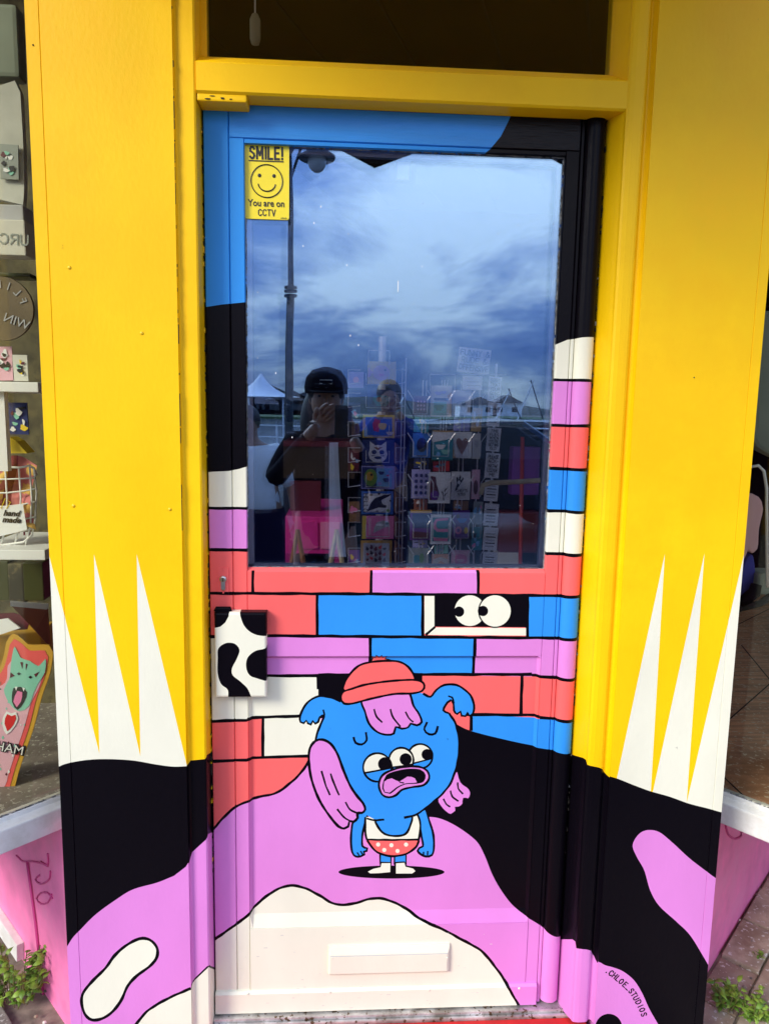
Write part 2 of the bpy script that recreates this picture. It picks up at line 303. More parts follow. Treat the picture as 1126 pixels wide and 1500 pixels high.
def sheet(name, u0, u1, v0, v1, shapes, default, mapf, parent, ub=(), vb=(), thick=.02, remap=None, back=None):
    S = 100.0
    vs, es = [], []
    def seg(a, b):
        k = len(vs); vs.append(Vector((a[0]*S, a[1]*S))); vs.append(Vector((b[0]*S, b[1]*S))); es.append((k, k+1))
    for u in [u0, u1, *ub]: seg((u, v0), (u, v1))
    for v in [v0, v1, *vb]: seg((u0, v), (u1, v))
    use = []
    for loops, mat in shapes:
        lo = np.min([l.min(0) for l in loops], 0); hi = np.max([l.max(0) for l in loops], 0)
        if hi[0] < u0 or lo[0] > u1 or hi[1] < v0 or lo[1] > v1: continue
        use.append((loops, mat))
        for L in loops:
            k0 = len(vs); m = len(L)
            keep = []
            for i in range(m):
                a, b = L[i], L[(i+1) % m]
                if max(a[0], b[0]) < u0-.002 or min(a[0], b[0]) > u1+.002 or max(a[1], b[1]) < v0-.002 or min(a[1], b[1]) > v1+.002: continue
                # clip to the sheet's rectangle
                t0, t1 = 0., 1.; d = b-a; ok = True
                for p_, q_ in ((-d[0], a[0]-u0), (d[0], u1-a[0]), (-d[1], a[1]-v0), (d[1], v1-a[1])):
                    if abs(p_) < 1e-12:
                        if q_ < 0: ok = False
                    else:
                        r_ = q_/p_
                        if p_ < 0: t0 = max(t0, r_)
                        else: t1 = min(t1, r_)
                if ok and t0 < t1: seg(a+d*t0, a+d*t1)
    ov, oe, of, *_ = delaunay_2d_cdt(vs, es, [], 0, 1e-4, True)
    V = np.array([(p.x/S, p.y/S) for p in ov]); V[:, 0] = np.clip(V[:, 0], u0, u1); V[:, 1] = np.clip(V[:, 1], v0, v1)
    F = np.array([f for f in of if len(f) == 3]); c = V[F].mean(1)
    ar = np.abs((V[F][:, 1, 0]-V[F][:, 0, 0])*(V[F][:, 2, 1]-V[F][:, 0, 1])-(V[F][:, 2, 0]-V[F][:, 0, 0])*(V[F][:, 1, 1]-V[F][:, 0, 1]))
    F = F[ar > 1e-12]; c = V[F].mean(1)
    names = [default]; mi = np.zeros(len(F), int)
    for loops, mat in use:
        if mat not in names: names.append(mat)
        mi[inside(c, loops)] = names.index(mat)
    me = bpy.data.meshes.new(name); me.from_pydata([mapf(p[0], p[1]) for p in V], [], [tuple(map(int, f)) for f in F])
    for k in names: me.materials.append(MAT((remap or {}).get(k, k)))
    me.polygons.foreach_set('material_index', mi.tolist())
    bm = bmesh.new(); bm.from_mesh(me)
    bmesh.ops.recalc_face_normals(bm, faces=bm.faces)
    if sum(f.normal.y*f.calc_area() for f in bm.faces) > 0: bmesh.ops.reverse_faces(bm, faces=bm.faces)
    if thick:
        be = [e for e in bm.edges if e.is_boundary]
        r = bmesh.ops.extrude_edge_only(bm, edges=be)
        nv = [g for g in r['geom'] if isinstance(g, bmesh.types.BMVert)]
        yb = max(v.co.y for v in bm.verts)+thick
        for v in nv: v.co.y = yb
        try:
            bmesh.ops.contextual_create(bm, geom=[e for e in bm.edges if e.is_boundary])
        except Exception: pass
    bm.to_mesh(me); bm.free()
    return link(name, me, parent)
def flat(y): return lambda u, v: (u, y, v)
def lettering(txt, size, mat, parent, mtx, bold=0.0, depth=.0004, name='lettering', align='CENTER', width=None, shear=0):
    cu = bpy.data.curves.new('text', 'FONT'); cu.body = txt; cu.size = size; cu.extrude = depth; cu.offset = bold*size; cu.align_x = align; cu.align_y = 'CENTER'; cu.resolution_u = 3; cu.shear = shear
    cu.space_line = .82
    o = bpy.data.objects.new('text', cu); COL.objects.link(o)
    bpy.context.view_layer.update()
    me = bpy.data.meshes.new_from_object(o.evaluated_get(bpy.context.evaluated_depsgraph_get()))
    bpy.data.objects.remove(o); me.materials.clear(); me.materials.append(MAT(mat))
    if width:
        xs = [v.co.x for v in me.vertices]; k = width/max(1e-6, max(xs)-min(xs))
        for v in me.vertices: v.co.x *= k
    me.transform(mtx); me.name = name
    return link(name, me, parent)
GLY = {'A': [[(0, 0), (.3, 1), (.6, 0)], [(.12, .38), (.48, .38)]], 'B': [[(0, 0), (0, 1), (.4, 1), (.52, .86), (.48, .62), (.3, .53), (0, .53)], [(.3, .53), (.56, .4), (.56, .14), (.4, 0), (0, 0)]],
 'C': [[(.55, .82), (.42, .98), (.22, 1), (.04, .8), (0, .5), (.04, .2), (.22, 0), (.42, .02), (.55, .18)]], 'D': [[(0, 0), (0, 1), (.3, 1), (.52, .8), (.58, .5), (.52, .2), (.3, 0), (0, 0)]],
 'E': [[(.5, 1), (0, 1), (0, 0), (.5, 0)], [(0, .52), (.42, .52)]], 'F': [[(.5, 1), (0, 1), (0, 0)], [(0, .52), (.4, .52)]], 'G': [[(.55, .84), (.3, 1), (.05, .8), (0, .5), (.05, .2), (.3, 0), (.55, .15), (.55, .45), (.35, .45)]],
 'H': [[(0, 0), (0, 1)], [(.52, 0), (.52, 1)], [(0, .52), (.52, .52)]], 'I': [[(.05, 0), (.05, 1)]], 'K': [[(0, 0), (0, 1)], [(.52, 1), (.02, .45)], [(.15, .58), (.55, 0)]], 'L': [[(0, 1), (0, 0), (.48, 0)]],
 'M': [[(0, 0), (.02, 1), (.35, .3), (.68, 1), (.7, 0)]], 'N': [[(0, 0), (0, 1), (.52, 0), (.52, 1)]], 'O': [[(.3, 1), (.08, .85), (0, .5), (.08, .15), (.3, 0), (.52, .15), (.6, .5), (.52, .85), (.3, 1)]],
 'P': [[(0, 0), (0, 1), (.4, 1), (.54, .84), (.5, .6), (.35, .48), (0, .48)]], 'R': [[(0, 0), (0, 1), (.4, 1), (.53, .84), (.5, .62), (.35, .52), (0, .52)], [(.25, .52), (.55, 0)]],
 'S': [[(.5, .84), (.38, .99), (.16, .99), (.03, .84), (.05, .64), (.25, .53), (.44, .42), (.52, .24), (.42, .04), (.2, 0), (.02, .14)]], 'T': [[(0, 1), (.56, 1)], [(.28, 1), (.28, 0)]],
 'U': [[(0, 1), (0, .25), (.1, .04), (.27, 0), (.44, .04), (.54, .25), (.54, 1)]], 'V': [[(0, 1), (.28, 0), (.56, 1)]], 'W': [[(0, 1), (.18, 0), (.38, .75), (.58, 0), (.76, 1)]], 'Y': [[(0, 1), (.28, .5), (.56, 1)], [(.28, .5), (.28, 0)]],
 '!': [[(.06, 1), (.06, .3)], [(.06, .06), (.06, .0)]], '.': [[(.05, .1), (.05, .0)]], '_': [[(0, 0), (.5, 0)]], '-': [[(0, .5), (.3, .5)]], "'": [[(.06, 1), (.03, .8)]], '&': [[(.6, 0), (.1, .72), (.14, .95), (.32, .97), (.36, .78), (.05, .4), (.02, .12), (.2, 0), (.42, .08), (.58, .4)]], ' ': []}
def strokes(txt, W, H, mat, parent, mtx, pen=.1, name='lettering', gap=.22, line=1.35, jit=0, mirror=False):
    """lettering drawn as flat pen strokes, centred, W wide and each line H high"""
    lines = txt.split('\n'); m = MB(); rr = random.Random(hash(txt) % 1000 if False else len(txt)*7)
    for li, l in enumerate(lines):
        ws = [max([max(p[0] for p in st) for st in GLY[c]], default=.3) for c in l]; tot = sum(ws)+gap*(len(l)-1); kx = W/tot if len(lines) == 1 else min(W/tot, H*1.15)
        x = -tot*kx/2; yb = ((len(lines)-1)/2-li)*H*line-H/2
        for c, w_ in zip(l, ws):
            dy = rr.uniform(-jit, jit)*H
            for st in GLY[c]:
                P_ = [(x+(w_-a if mirror else a)*kx, yb+b*H+dy) for a, b in st]
                for (ax, ay), (bx_, by) in zip(P_[:-1], P_[1:]):
                    d = Vector((bx_-ax, by-ay)); L_ = d.length
                    if L_ < 1e-9: continue
                    d /= L_; n_ = Vector((-d.y, d.x))*H*pen/2; e_ = d*H*pen*.42
                    q = [Vector((ax, ay))-e_+n_, Vector((ax, ay))-e_-n_, Vector((bx_, by))+e_-n_, Vector((bx_, by))+e_+n_]
                    m.prism([mtx @ Vector((v.x, v.y, rr.uniform(0, .00012))) for v in q], (0, .0003, 0), mat)
            x += (w_+gap)*kx
    return m.build(name, parent)
FACE = Matrix(((1, 0, 0, 0), (0, 0, -1, 0), (0, 1, 0, 0), (0, 0, 0, 1)))      # text plane x,y -> x,z facing -y
def facing(x, y, z, rot=0, sx=1, yaw=0): return Matrix.Translation((x, y, z)) @ Matrix.Rotation(yaw, 4, 'Z') @ Matrix.Rotation(rot, 4, 'Y') @ FACE @ Matrix.Diagonal((sx, 1, 1, 1))

exec_parts = []
# ================================================================== THE MURAL (pixels of the photograph)
A = Art()
# bricks, row by row (fills), then joints
def rect(x0, y0, x1, y1, m, dy=0): A.poly([(x0, y0), (x1, y0+dy), (x1, y1+dy), (x0, y1)], m)
rect(280, 800, 900, 872, 'coral', 3); A.poly([(543, 836), (700, 836), (700, 873), (543, 873)], 'lilac')
rect(280, 870, 900, 934, 'coral', 2); A.poly([(465, 870), (620, 870), (620, 934), (465, 934)], 'blue'); A.poly([(773, 872), (860, 874), (860, 936), (773, 936)], 'blue')
A.poly([(280, 932), (392, 932), (392, 994), (280, 994)], 'cream'); A.poly([(350, 932), (543, 932), (543, 992), (350, 992)], 'lilac'); A.poly([(280, 932), (352, 932), (352, 1057), (280, 1057)], 'cream')
A.poly([(543, 932), (696, 932), (696, 991), (543, 991)], 'blue'); A.poly([(696, 932), (860, 936), (860, 994), (696, 992)], 'lilac')
A.poly([(280, 992), (466, 992), (466, 1054), (280, 1056)], 'cream'); A.poly([(466, 991), (520, 991), (520, 1053), (466, 1053)], 'black')
A.poly([(608, 991), (860, 994), (860, 1056), (608, 1050)], 'coral'); A.poly([(600, 988), (619, 988), (619, 1002), (600, 1002)], 'black')
A.poly([(280, 1056), (384, 1053), (384, 1113), (280, 1115)], 'coral'); A.poly([(384, 1052), (470, 1052), (470, 1111), (384, 1113)], 'cream')
A.poly([(640, 1050), (691, 1050), (691, 1100), (640, 1100)], 'coral'); A.poly([(691, 1050), (860, 1056), (860, 1130), (691, 1130)], 'blue')
A.poly([(280, 1115), (480, 1110), (480, 1260), (280, 1260)], 'coral')
# side columns beside the glass
A.poly([(280, 100), (760, 130), (760, 240), (360, 240), (360, 460), (280, 460)], 'blue')
A.poly([(780, 120), (767, 145), (752, 160), (745, 176), (733, 200), (717, 219), (700, 232), (780, 260), (920, 300), (920, 100)], 'black')
A.poly([(282, 455), (300, 450), (325, 446), (356, 443), (380, 440), (380, 700), (280, 700)], 'black')
A.poly([(795, 512), (818, 503), (830, 498), (850, 495), (875, 494), (900, 494), (900, 150), (795, 150)], 'black')
A.poly([(290, 693), (312, 691), (335, 690), (350, 687), (370, 681), (370, 746), (290, 746)], 'cream')
A.poly([(290, 744), (370, 745), (370, 806), (290, 806)], 'lilac')
A.poly([(795, 512), (818, 503), (830, 498), (850, 495), (875, 494), (900, 494), (900, 560), (795, 557)], 'cream')
A.poly([(795, 556), (880, 559), (880, 625), (795, 622)], 'lilac'); A.poly([(795, 623), (880, 625), (880, 688), (795, 686)], 'coral')
A.poly([(795, 686), (870, 688), (870, 750), (795, 748)], 'blue'); A.poly([(795, 748), (870, 750), (870, 812), (780, 811)], 'cream')
LW = 4.6
for a, b in [((300, 744), (364, 745)), ((300, 805), (364, 806)), ((805, 556), (868, 558)), ((805, 623), (863, 624)), ((798, 686), (860, 688)), ((798, 748), (856, 750)), ((790, 811), (852, 812)),
             ((300, 869), (540, 870)), ((540, 870), (850, 873)), ((372, 931), (845, 935)), ((300, 932.5), (350, 932.5)), ((350, 992), (468, 992)), ((466, 991), (608, 990)), ((608, 990), (780, 990)), ((780, 991), (842, 994)),
             ((300, 1057), (362, 1055)), ((362, 1054), (446, 1051)), ((680, 1049), (790, 1050)), ((790, 1051), (840, 1055)), ((300, 1115.5), (362, 1113.5)), ((362, 1113), (456, 1110)),
             ((370.5, 836), (370.5, 869)), ((543.5, 836), (543.5, 870)), ((700, 836), (700, 872)), ((464.5, 871), (464.5, 931)), ((619, 871), (619, 932)), ((772, 873), (772, 933)), ((542.5, 932), (541.5, 992)), ((695.5, 933), (694, 991)),
             ((765.5, 991), (764, 1050)), ((384.5, 1054), (384.5, 1112)), ((691, 1050), (690.5, 1073)), ((466, 992), (466, 1012))]:
    A.line([a, b], LW, sm=False)
# the brick with eyes
A.poly([(634, 871), (773, 873), (773, 919), (634, 918)], 'black'); A.poly([(621.5, 873), (636, 873), (636, 918), (621.5, 929)], 'cream'); A.poly([(637, 919), (770, 920), (770, 931), (624, 930)], 'cream'); A.line([(623, 930), (637, 918)], 3.4, sm=False)
A.circ((688, 894.5), 22.5, 'cream'); A.circ((724.7, 895), 25, 'black'); A.circ((724.7, 895), 23, 'cream')
A.circ((672, 896), 7.6, 'black'); A.circ((707, 895), 7.6, 'black')
# big black hill, lilac hill, cream hill
HB = [(640, 1050), (665, 1061), (690, 1073), (745, 1087), (790, 1096), (835, 1102), (860, 1108), (860, 1380), (835, 1374), (815, 1368), (800, 1362), (785, 1352), (770, 1343), (752, 1330), (735, 1308), (722, 1285), (712, 1260), (702, 1240), (690, 1228), (670, 1214), (650, 1204), (632, 1200), (600, 1200)]
LH = [(296, 1232), (315, 1212), (330, 1195), (345, 1182), (362, 1175), (385, 1169), (405, 1164), (425, 1150), (440, 1135), (452, 1118), (470, 1100)]
A.poly(LH+[(640, 1198), (650, 1204), (670, 1214), (690, 1228), (702, 1240), (712, 1260), (722, 1285), (735, 1308), (752, 1330), (770, 1343), (785, 1352), (800, 1362), (815, 1368), (870, 1380), (870, 1530), (280, 1530)], 'lilac')
A.poly(smooth(HB[:6]).tolist()+HB[6:8]+smooth(HB[8:]).tolist(), 'black')
A.line(LH[:-1], 3.8)
CH = [(296, 1388), (315, 1376), (340, 1358), (362, 1342), (385, 1320), (405, 1307), (425, 1301), (445, 1304), (465, 1314), (485, 1326), (500, 1329), (520, 1327), (545, 1320), (565, 1321), (590, 1332), (615, 1347), (650, 1362), (680, 1378), (705, 1393), (722, 1412), (740, 1438), (755, 1463), (772, 1495)]
A.poly(smooth(CH).tolist()+[(772, 1540), (280, 1540)], 'cream'); A.line(CH, 4)
# the blue creature
K = 3.3
A.circ((573.6, 1281), 78, 'black', ry=9.6, n=44)
for p in ([(557, 1250), (573, 1250), (573, 1269), (557, 1269)], [(578, 1250), (595, 1250), (595, 1269), (578, 1269)]): A.poly(p, 'blue'); A.line(p+p[:1], 2.8, sm=False)
for p in ([(558, 1267), (573, 1267), (572.5, 1282), (556, 1283.5), (542, 1284), (538, 1280), (546, 1275), (557, 1273)], [(579, 1267), (593, 1266), (595, 1272), (606, 1275), (610, 1280), (604, 1284), (590, 1284.5), (579, 1284)]): A.poly(p, 'cream'); A.line(p+p[:1], 2.4, sm=False)
A.shape([(670, 1132), (676, 1148), (688, 1158), (691, 1166), (687, 1174), (680, 1173), (679, 1181), (673, 1186), (668, 1186), (669, 1191), (661, 1197), (653, 1193), (646, 1185), (641, 1173), (655, 1150)], 'lilac', K)
for p in ([(671, 1149), (672, 1158), (679, 1166)], [(660, 1161), (663, 1170), (672, 1177)], [(650, 1173), (654, 1181), (660, 1185)]): A.line(p, 2.6)
A.shape([(526, 1194), (540, 1190), (536, 1205), (531, 1225), (531, 1243), (538, 1246), (537, 1250), (533, 1251), (534, 1255), (528, 1258), (521, 1258), (516, 1252), (514, 1235), (516, 1211), (521, 1198)], 'blue', K)
A.shape([(610, 1194), (623, 1188), (629, 1205), (635, 1225), (636, 1245), (633, 1256), (624, 1258), (617, 1255), (612, 1250), (614, 1246), (620, 1243), (617, 1225), (614, 1208)], 'blue', K)
A.line([(523, 1252), (526, 1257)], 2.2); A.line([(528, 1250), (531, 1255)], 2.2); A.line([(621, 1251), (621, 1256)], 2.2); A.line([(627, 1250), (627, 1256)], 2.2)
torso = [(535, 1200), (552, 1200), (600, 1196), (611, 1194), (616, 1211), (614, 1234), (538, 1234), (535, 1221)]
A.poly(torso, 'cream'); A.line([(535, 1200), (535, 1221), (538, 1234)], K); A.line([(611, 1194), (616, 1211), (614, 1234)], K)
A.shape([(551, 1200), (553, 1213), (563, 1224.5), (579, 1228), (594, 1225), (601, 1213), (603, 1197), (580, 1192)], 'blue', K)
A.poly(smooth([(538, 1234), (576, 1234), (614, 1234), (609, 1245), (596, 1254), (577, 1257.5), (557, 1254), (545, 1245)], True).tolist(), 'coral'); A.line([(538, 1233.5), (614, 1233.5)], 3); A.line([(538, 1234), (545, 1245), (557, 1254), (577, 1257.5), (596, 1254), (609, 1245), (614, 1234)], K)
for c in ((554, 1240.5), (573.5, 1241.5), (595, 1240.5), (563, 1248.5), (582.5, 1250)): A.circ(c, 3.1, 'cream', n=12)
EAR_L = [(499, 1030), (492, 1027), (482, 1023.5), (469, 1022), (455, 1027), (445, 1038), (439.5, 1051), (440, 1060), (444.5, 1062), (448.5, 1058), (450.5, 1062), (455, 1064), (458, 1059), (461.5, 1063), (466, 1060), (468, 1053), (475, 1050), (471, 1061), (465, 1074), (462, 1087)]
EAR_R = [(620, 1018), (631, 1023), (639, 1013), (651, 1006), (665, 1005), (678, 1010), (690, 1021), (695, 1035), (693, 1048), (688.5, 1051), (685.5, 1046), (682.5, 1051.5), (676.5, 1051), (675, 1045), (670, 1048.5), (665.5, 1043), (665, 1034), (661, 1027.5), (656, 1031), (650, 1043), (658, 1047)]
HEAD_R = [(658, 1047), (668, 1063), (673, 1087), (672, 1110), (667, 1134), (658, 1154), (641, 1173), (624, 1187), (608, 1197), (592, 1201)]
A.poly(smooth(EAR_L, step=5).tolist()+[(466, 1115), (490, 1150), (515, 1175), (533, 1195), (548, 1203), (562, 1204.5)]+smooth(HEAD_R, step=6).tolist()[::-1]+smooth(EAR_R, step=5).tolist()[::-1]+[(560, 1008)], 'blue')
A.line(EAR_L, K); A.line(EAR_R, K); A.line(HEAD_R, K); A.line([(537, 1202), (549, 1204.5), (563, 1204)], 2.8); A.line([(473, 1042), (475, 1050)], 2.6); A.line([(657, 1022), (663, 1024), (665, 1033)], 2.6)
A.poly([(466, 1060), (468.5, 1053), (475, 1050), (473, 1054), (469, 1055)], 'black')
A.shape([(462, 1088), (472, 1086), (484, 1092), (494, 1107), (503, 1131), (513, 1154), (523, 1169), (532, 1180), (535, 1189), (530, 1194), (523, 1194), (524, 1201), (518, 1207), (512, 1206), (510, 1214), (504, 1217), (496, 1214), (486, 1203), (472, 1183), (463, 1165), (455, 1140), (452, 1115), (454, 1098)], 'lilac', K+.6)
for p in ([(506, 1178), (513, 1189), (524, 1195)], [(494, 1188), (503, 1200), (513, 1206)], [(471, 1132), (476, 1151), (483, 1168)], [(484, 1136), (489, 1151), (497, 1168)]): A.line(p, 2.8)
A.shape([(531, 1025), (535, 1046), (541, 1063), (553, 1075), (567, 1079), (577, 1077), (580, 1067.5), (589, 1070), (598, 1068), (602, 1062.5), (611, 1065), (618, 1060), (614, 1048), (606, 1036), (597, 1015), (565, 1010)], 'lilac', K)
for p in ([(548, 1041), (552, 1053), (560, 1061)], [(572, 1041), (576, 1054), (587, 1067)], [(594, 1045), (599, 1054), (606, 1060)]): A.line(p, 2.6)
A.poly([(543, 973), (546, 966), (543.5, 962.5), (550, 965), (551, 960.5), (555.5, 964), (559, 960), (561, 964.5), (566.5, 961.5), (564.5, 967), (571, 968), (566, 974)], 'coral'); A.line([(543, 973), (546, 966), (543.5, 962.5), (550, 965), (551, 960.5), (555.5, 964), (559, 960), (561, 964.5), (566.5, 961.5), (564.5, 967), (571, 968), (566, 972)], 2.4, sm=False)
A.shape([(504, 1014), (505, 1002), (513, 989), (526, 977), (543, 972), (567, 970), (587, 972), (601, 982), (608, 999), (590, 1006), (530, 1014)], 'coral', K)
A.shape([(499, 1024), (502, 1016), (516, 1011), (536, 1005), (570, 1000), (604, 998), (617, 1000), (622, 1006), (619, 1014), (604, 1018), (577, 1019), (543, 1026), (516, 1033), (504, 1033), (500, 1029)], 'coral', K)
A.line([(518, 1082), (521, 1091), (530, 1093.5), (537, 1087), (536, 1075)], 3.4); A.line([(626, 1060), (622, 1071), (629, 1078), (638, 1077), (642, 1066)], 3.4)
for c, r, pc, pr, l0, l1 in [((616, 1110.5), 18, (626, 1108), 8.2, (600, 1122), (634, 1114)), ((588, 1116), 18, (594.5, 1115), 9, (570, 1127), (606, 1123)), ((553, 1127), 21, (564, 1122), 10.2, (532, 1135), (574, 1128))]:
    A.circ(c, r, 'cream'); 
    low = [(c[0]+r*math.cos(t), c[1]+r*math.sin(t)) for t in np.linspace(-.02+math.atan2(l1[1]-c[1], l1[0]-c[0]), math.pi-math.asin(min(1, (l0[1]-c[1])/r)), 14)]
    A.circ(pc, pr, 'black', n=20); A.poly(low, 'blue'); A.line([low[-1], low[0]], 2.6, sm=False); A.s.append((ribbon([(c[0]+r*math.cos(2*math.pi*i/30), c[1]+r*math.sin(2*math.pi*i/30)) for i in range(30)], 3, True), 'black'))
A.shape([(555, 1153), (560, 1139), (574, 1131), (594, 1126), (614, 1126), (626, 1132), (629, 1143), (621, 1153), (604, 1156), (589, 1160), (580, 1168), (570, 1171), (560, 1167)], 'lilac', K)
A.poly(smooth([(562, 1146), (566, 1138), (577, 1133), (597, 1129), (616, 1130), (624, 1138), (621, 1148), (611, 1151), (594, 1152), (582, 1158), (572, 1166), (563, 1164), (560, 1158)], True, 5).tolist(), 'black')
A.poly(smooth([(562, 1157), (563, 1148), (574, 1143), (585, 1148), (597, 1140.5), (608, 1143), (611, 1149), (594, 1150.5), (581, 1156), (571, 1164), (564, 1163)], True, 5).tolist(), 'lilac'); A.line([(582, 1143), (586, 1149), (592, 1150)], 2)
DOOR_ART = to_plane(A, 0)

# ================================================================== THE DOOR
xL, xR = -.4030, .4030
s1 = at(338.5, 300, y=0).x; s1b = at(343, 1200, y=0).x; s1 = (s1+s1b)/2
gl, gr = -.3232, .3237
s2 = at(849, 232, y=0).x; s3 = at(857, 200, y=0).x
zT = 2.0; zgt, zgb = 1.919, 1.0593
z_rail = at(600, 212, y=0).z; z_mid = at(600, 961, y=0).z; z_ledge0 = at(560, 1338, y=0).z; z_ledge1 = at(560, 1356, y=0).z; z_kick = at(500, 1447, y=0).z
zB = .004
door = empty('shop_door', (0, 0, 0), 'shop door painted with coloured bricks and a blue creature in a red hat, in the middle', 'door')
def relief(rt, lt=0, rb=0, w=.0022, dep=.0016, e=(1, 1, 1, 1)):
    pass
def grooved(u0, u1, v0, v1, y, du=(1, 1), dv=(0, 0), d=.0022, w=.0016):
    """flat board whose chosen edges fall away into a fine joint"""
    ub = [u0+w]*du[0]+[u1-w]*du[1]; vb = [v0+w]*dv[0]+[v1-w]*dv[1]
    def f(u, v):
        k = 0
        if du[0] and u < u0+w*.5: k = d
        if du[1] and u > u1-w*.5: k = d
        if dv[0] and v < v0+w*.5: k = d
        if dv[1] and v > v1-w*.5: k = d
        return (u, y+k, v)
    return ub, vb, f
BRUSH = {k: 'brushed_'+k for k in ('blue', 'black', 'coral', 'lilac', 'cream')}
g = .0004
def board(name, u0, u1, v0, v1, y=0, du=(1, 1), dv=(0, 0), thick=.03, default='coral', remap=None, d=.0022):
    ub, vb, f = grooved(u0, u1, v0, v1, y, du, dv, d)
    return sheet(name, u0, u1, v0, v1, DOOR_ART, default, f, door, ub, vb, thick, remap)
board('stile', xL, s1-g, zB, zT)
board('stile', s2+g, s3-g, zB, zT, y=.001)
board('glazing_bead', s1+g, gl, z_mid-.9, z_rail-g, y=.0005)          # runs on down as the inner strip of the stile
board('glazing_bead', gr, s2-g, z_mid-.9, z_rail-g, y=.0005)
board('top_rail', s1+g, s2-g, z_rail+g, zT, dv=(1, 0), du=(1, 1), remap=BRUSH)
board('glazing_bead', gl+g, gr-g, zgt, z_rail-g, y=.0008, dv=(0, 1), du=(0, 0))
# middle rail with its bevelled glazing ledge
wb = .008
def fmid(u, v):
    return (u, .012*max(0, (v-(zgb-wb))/wb), v)
sheet('mid_rail', gl+g, gr-g, z_mid, zgb, DOOR_ART, 'coral', fmid, door, (), [zgb-wb], .03)
# sunk lower panel with moulded edges
dp = .009; be_ = .007
def fpan(u, v):
    k = min(1, (u-gl)/be_, (gr-u)/be_, (z_mid-v)/be_)
    if v < z_ledge1: k = -.1
    elif v < z_ledge0: k = min(k, (v-z_ledge1)/(z_ledge0-z_ledge1))
    return (u, dp*max(0, k) if k > -.05 else 0, v)
sheet('lower_panel', gl+g, gr-g, z_ledge1+.0006, z_mid-g, DOOR_ART, 'lilac', fpan, door, [gl+be_, gr-be_], [z_mid-be_, z_ledge0], .03)
sheet('bottom_rail', gl+g, gr-g, z_kick, z_ledge1, DOOR_ART, 'cream', flat(-.001), door, (), (), .03)
xk = at(785, 1455, y=-.006).x
def fkick(u, v): return (u, -.008+.005*max(0, min(1, (v-(z_kick-.004))/.004)), v)
sheet('kick_plate', xL, xk, zB, z_kick+.001, DOOR_ART, 'cream', fkick, door, (), [z_kick-.004], .007)
for px in (363, 483, 628, 760):
    q = at(px, 1452 - (px-363)*.02, y=-.0075); b = MB(); b.ball((q.x, -.0085, q.z-.006), (.0028, .0016, .0028), 'cream'); b.build('screw', door, smooth=True)
# half-round finger guard on the hinge side
hw = (xR-s3)/2; hc = (xR+s3)/2
ubg = [hc-hw*math.cos(math.pi*i/14) for i in range(1, 14)]
def fguard(u, v):
    t = max(-1, min(1, (u-hc)/hw)); return (u, .004-.017*math.sqrt(max(0, 1-t*t)), v)
sheet('finger_guard', s3+g, xR-.001, .012, zT-.004, DOOR_ART, 'coral', fguard, door, ubg, (), .02)
# glass with bead line and ageing putty
b = MB(); b.box((gl+.0005, .0135, zgb), (gr-.0005, .0175, zgt), 'door_glass'); b.build('glass_pane', door)
b = MB(); b.box((gl+.0005, .0335, zgb), (gr-.0005, .0375, zgt), 'inner_glass', rot=Matrix.Rotation(math.radians(.30), 3, 'Z') @ Matrix.Rotation(math.radians(-.28), 3, 'X')); b.build('glass_pane', door)
b = MB(); nb = 150
for side in range(4):
    L_ = (gr-gl) if side < 2 else (zgt-zgb)
    for i in range(nb):
        t0, t1 = i/nb, (i+1)/nb; wv = (.0008 if side in (0, 2) else .0014)+.0016*random.random()
        if random.random() < .08: continue
        if side == 0: p = (gl+L_*t0, .011, zgb), (gl+L_*t1, .0135, zgb+wv)
        elif side == 1: p = (gl+L_*t0, .0125, zgt-wv), (gl+L_*t1, .0135, zgt)
        elif side == 2: p = (gl, .0115, zgb+L_*t0), (gl+wv, .0135, zgb+L_*t1)
        else: p = (gr-wv*1.1, .0115, zgb+L_*t0), (gr, .0135, zgb+L_*t1)
        b.box(p[0], p[1], 'caulk')
o = b.build('putty_line', door); o['kind'] = 'stuff'
# spacer bar between the two panes
b = MB()
for p in (((gl, .018, zgb), (gl+.012, .031, zgt)), ((gr-.012, .018, zgb), (gr, .031, zgt)), ((gl, .018, zgb), (gr, .031, zgb+.006)), ((gl, .018, zgt-.012), (gr, .031, zgt))): b.box(*p, 'card_grey')
b.build('spacer_bar', door)
# black core behind the boards, seen in the joints
b = MB()
for p in (((xL, .034, .004), (gl-.001, .044, zT)), ((gr+.001, .034, .004), (xR, .044, zT)), ((gl, .038, .004), (gr, .044, zgb-.002)), ((gl, .038, zgt+.002), (gr, .044, zT))): b.box(*p, 'door_core')
b.build('door_core', door)
# cow-patterned pull cover
C_ = Art()
C_.poly([(312, 885), (337, 885), (335, 903), (330, 912), (323, 918), (310, 921)], 'black')
C_.poly(smooth([(350, 890), (353, 905), (358, 917), (367, 926), (380, 931), (400, 932)]).tolist()+[(400, 885)], 'black')
C_.poly([(319, 965), (320, 950), (331, 942), (344, 943), (351, 952), (347, 965), (340, 979), (341, 989), (353, 999), (364, 1011), (367, 1030), (337, 1030), (334, 1011), (324, 1002), (319, 986)], 'black', True)
C_.poly([(400, 950), (385, 951), (373, 954), (363, 963), (360.5, 975), (364, 987), (374, 993), (400, 995)], 'black', True)
yc = -.024
ca = to_plane(C_, yc)
q0 = at(315.5, 1022, y=yc); q1 = at(390, 897.5, y=yc)
r_ = .005
def fcow(u, v):
    k = 0
    for dd in (u-q0.x, q1.x-u, v-q0.z, q1.z-v):
        if dd < r_: k = max(k, r_*(1-math.sqrt(max(0, 1-(1-max(0, dd)/r_)**2))))
    return (u, yc+k, v)
bl = [r_*.12, r_*.4, r_]
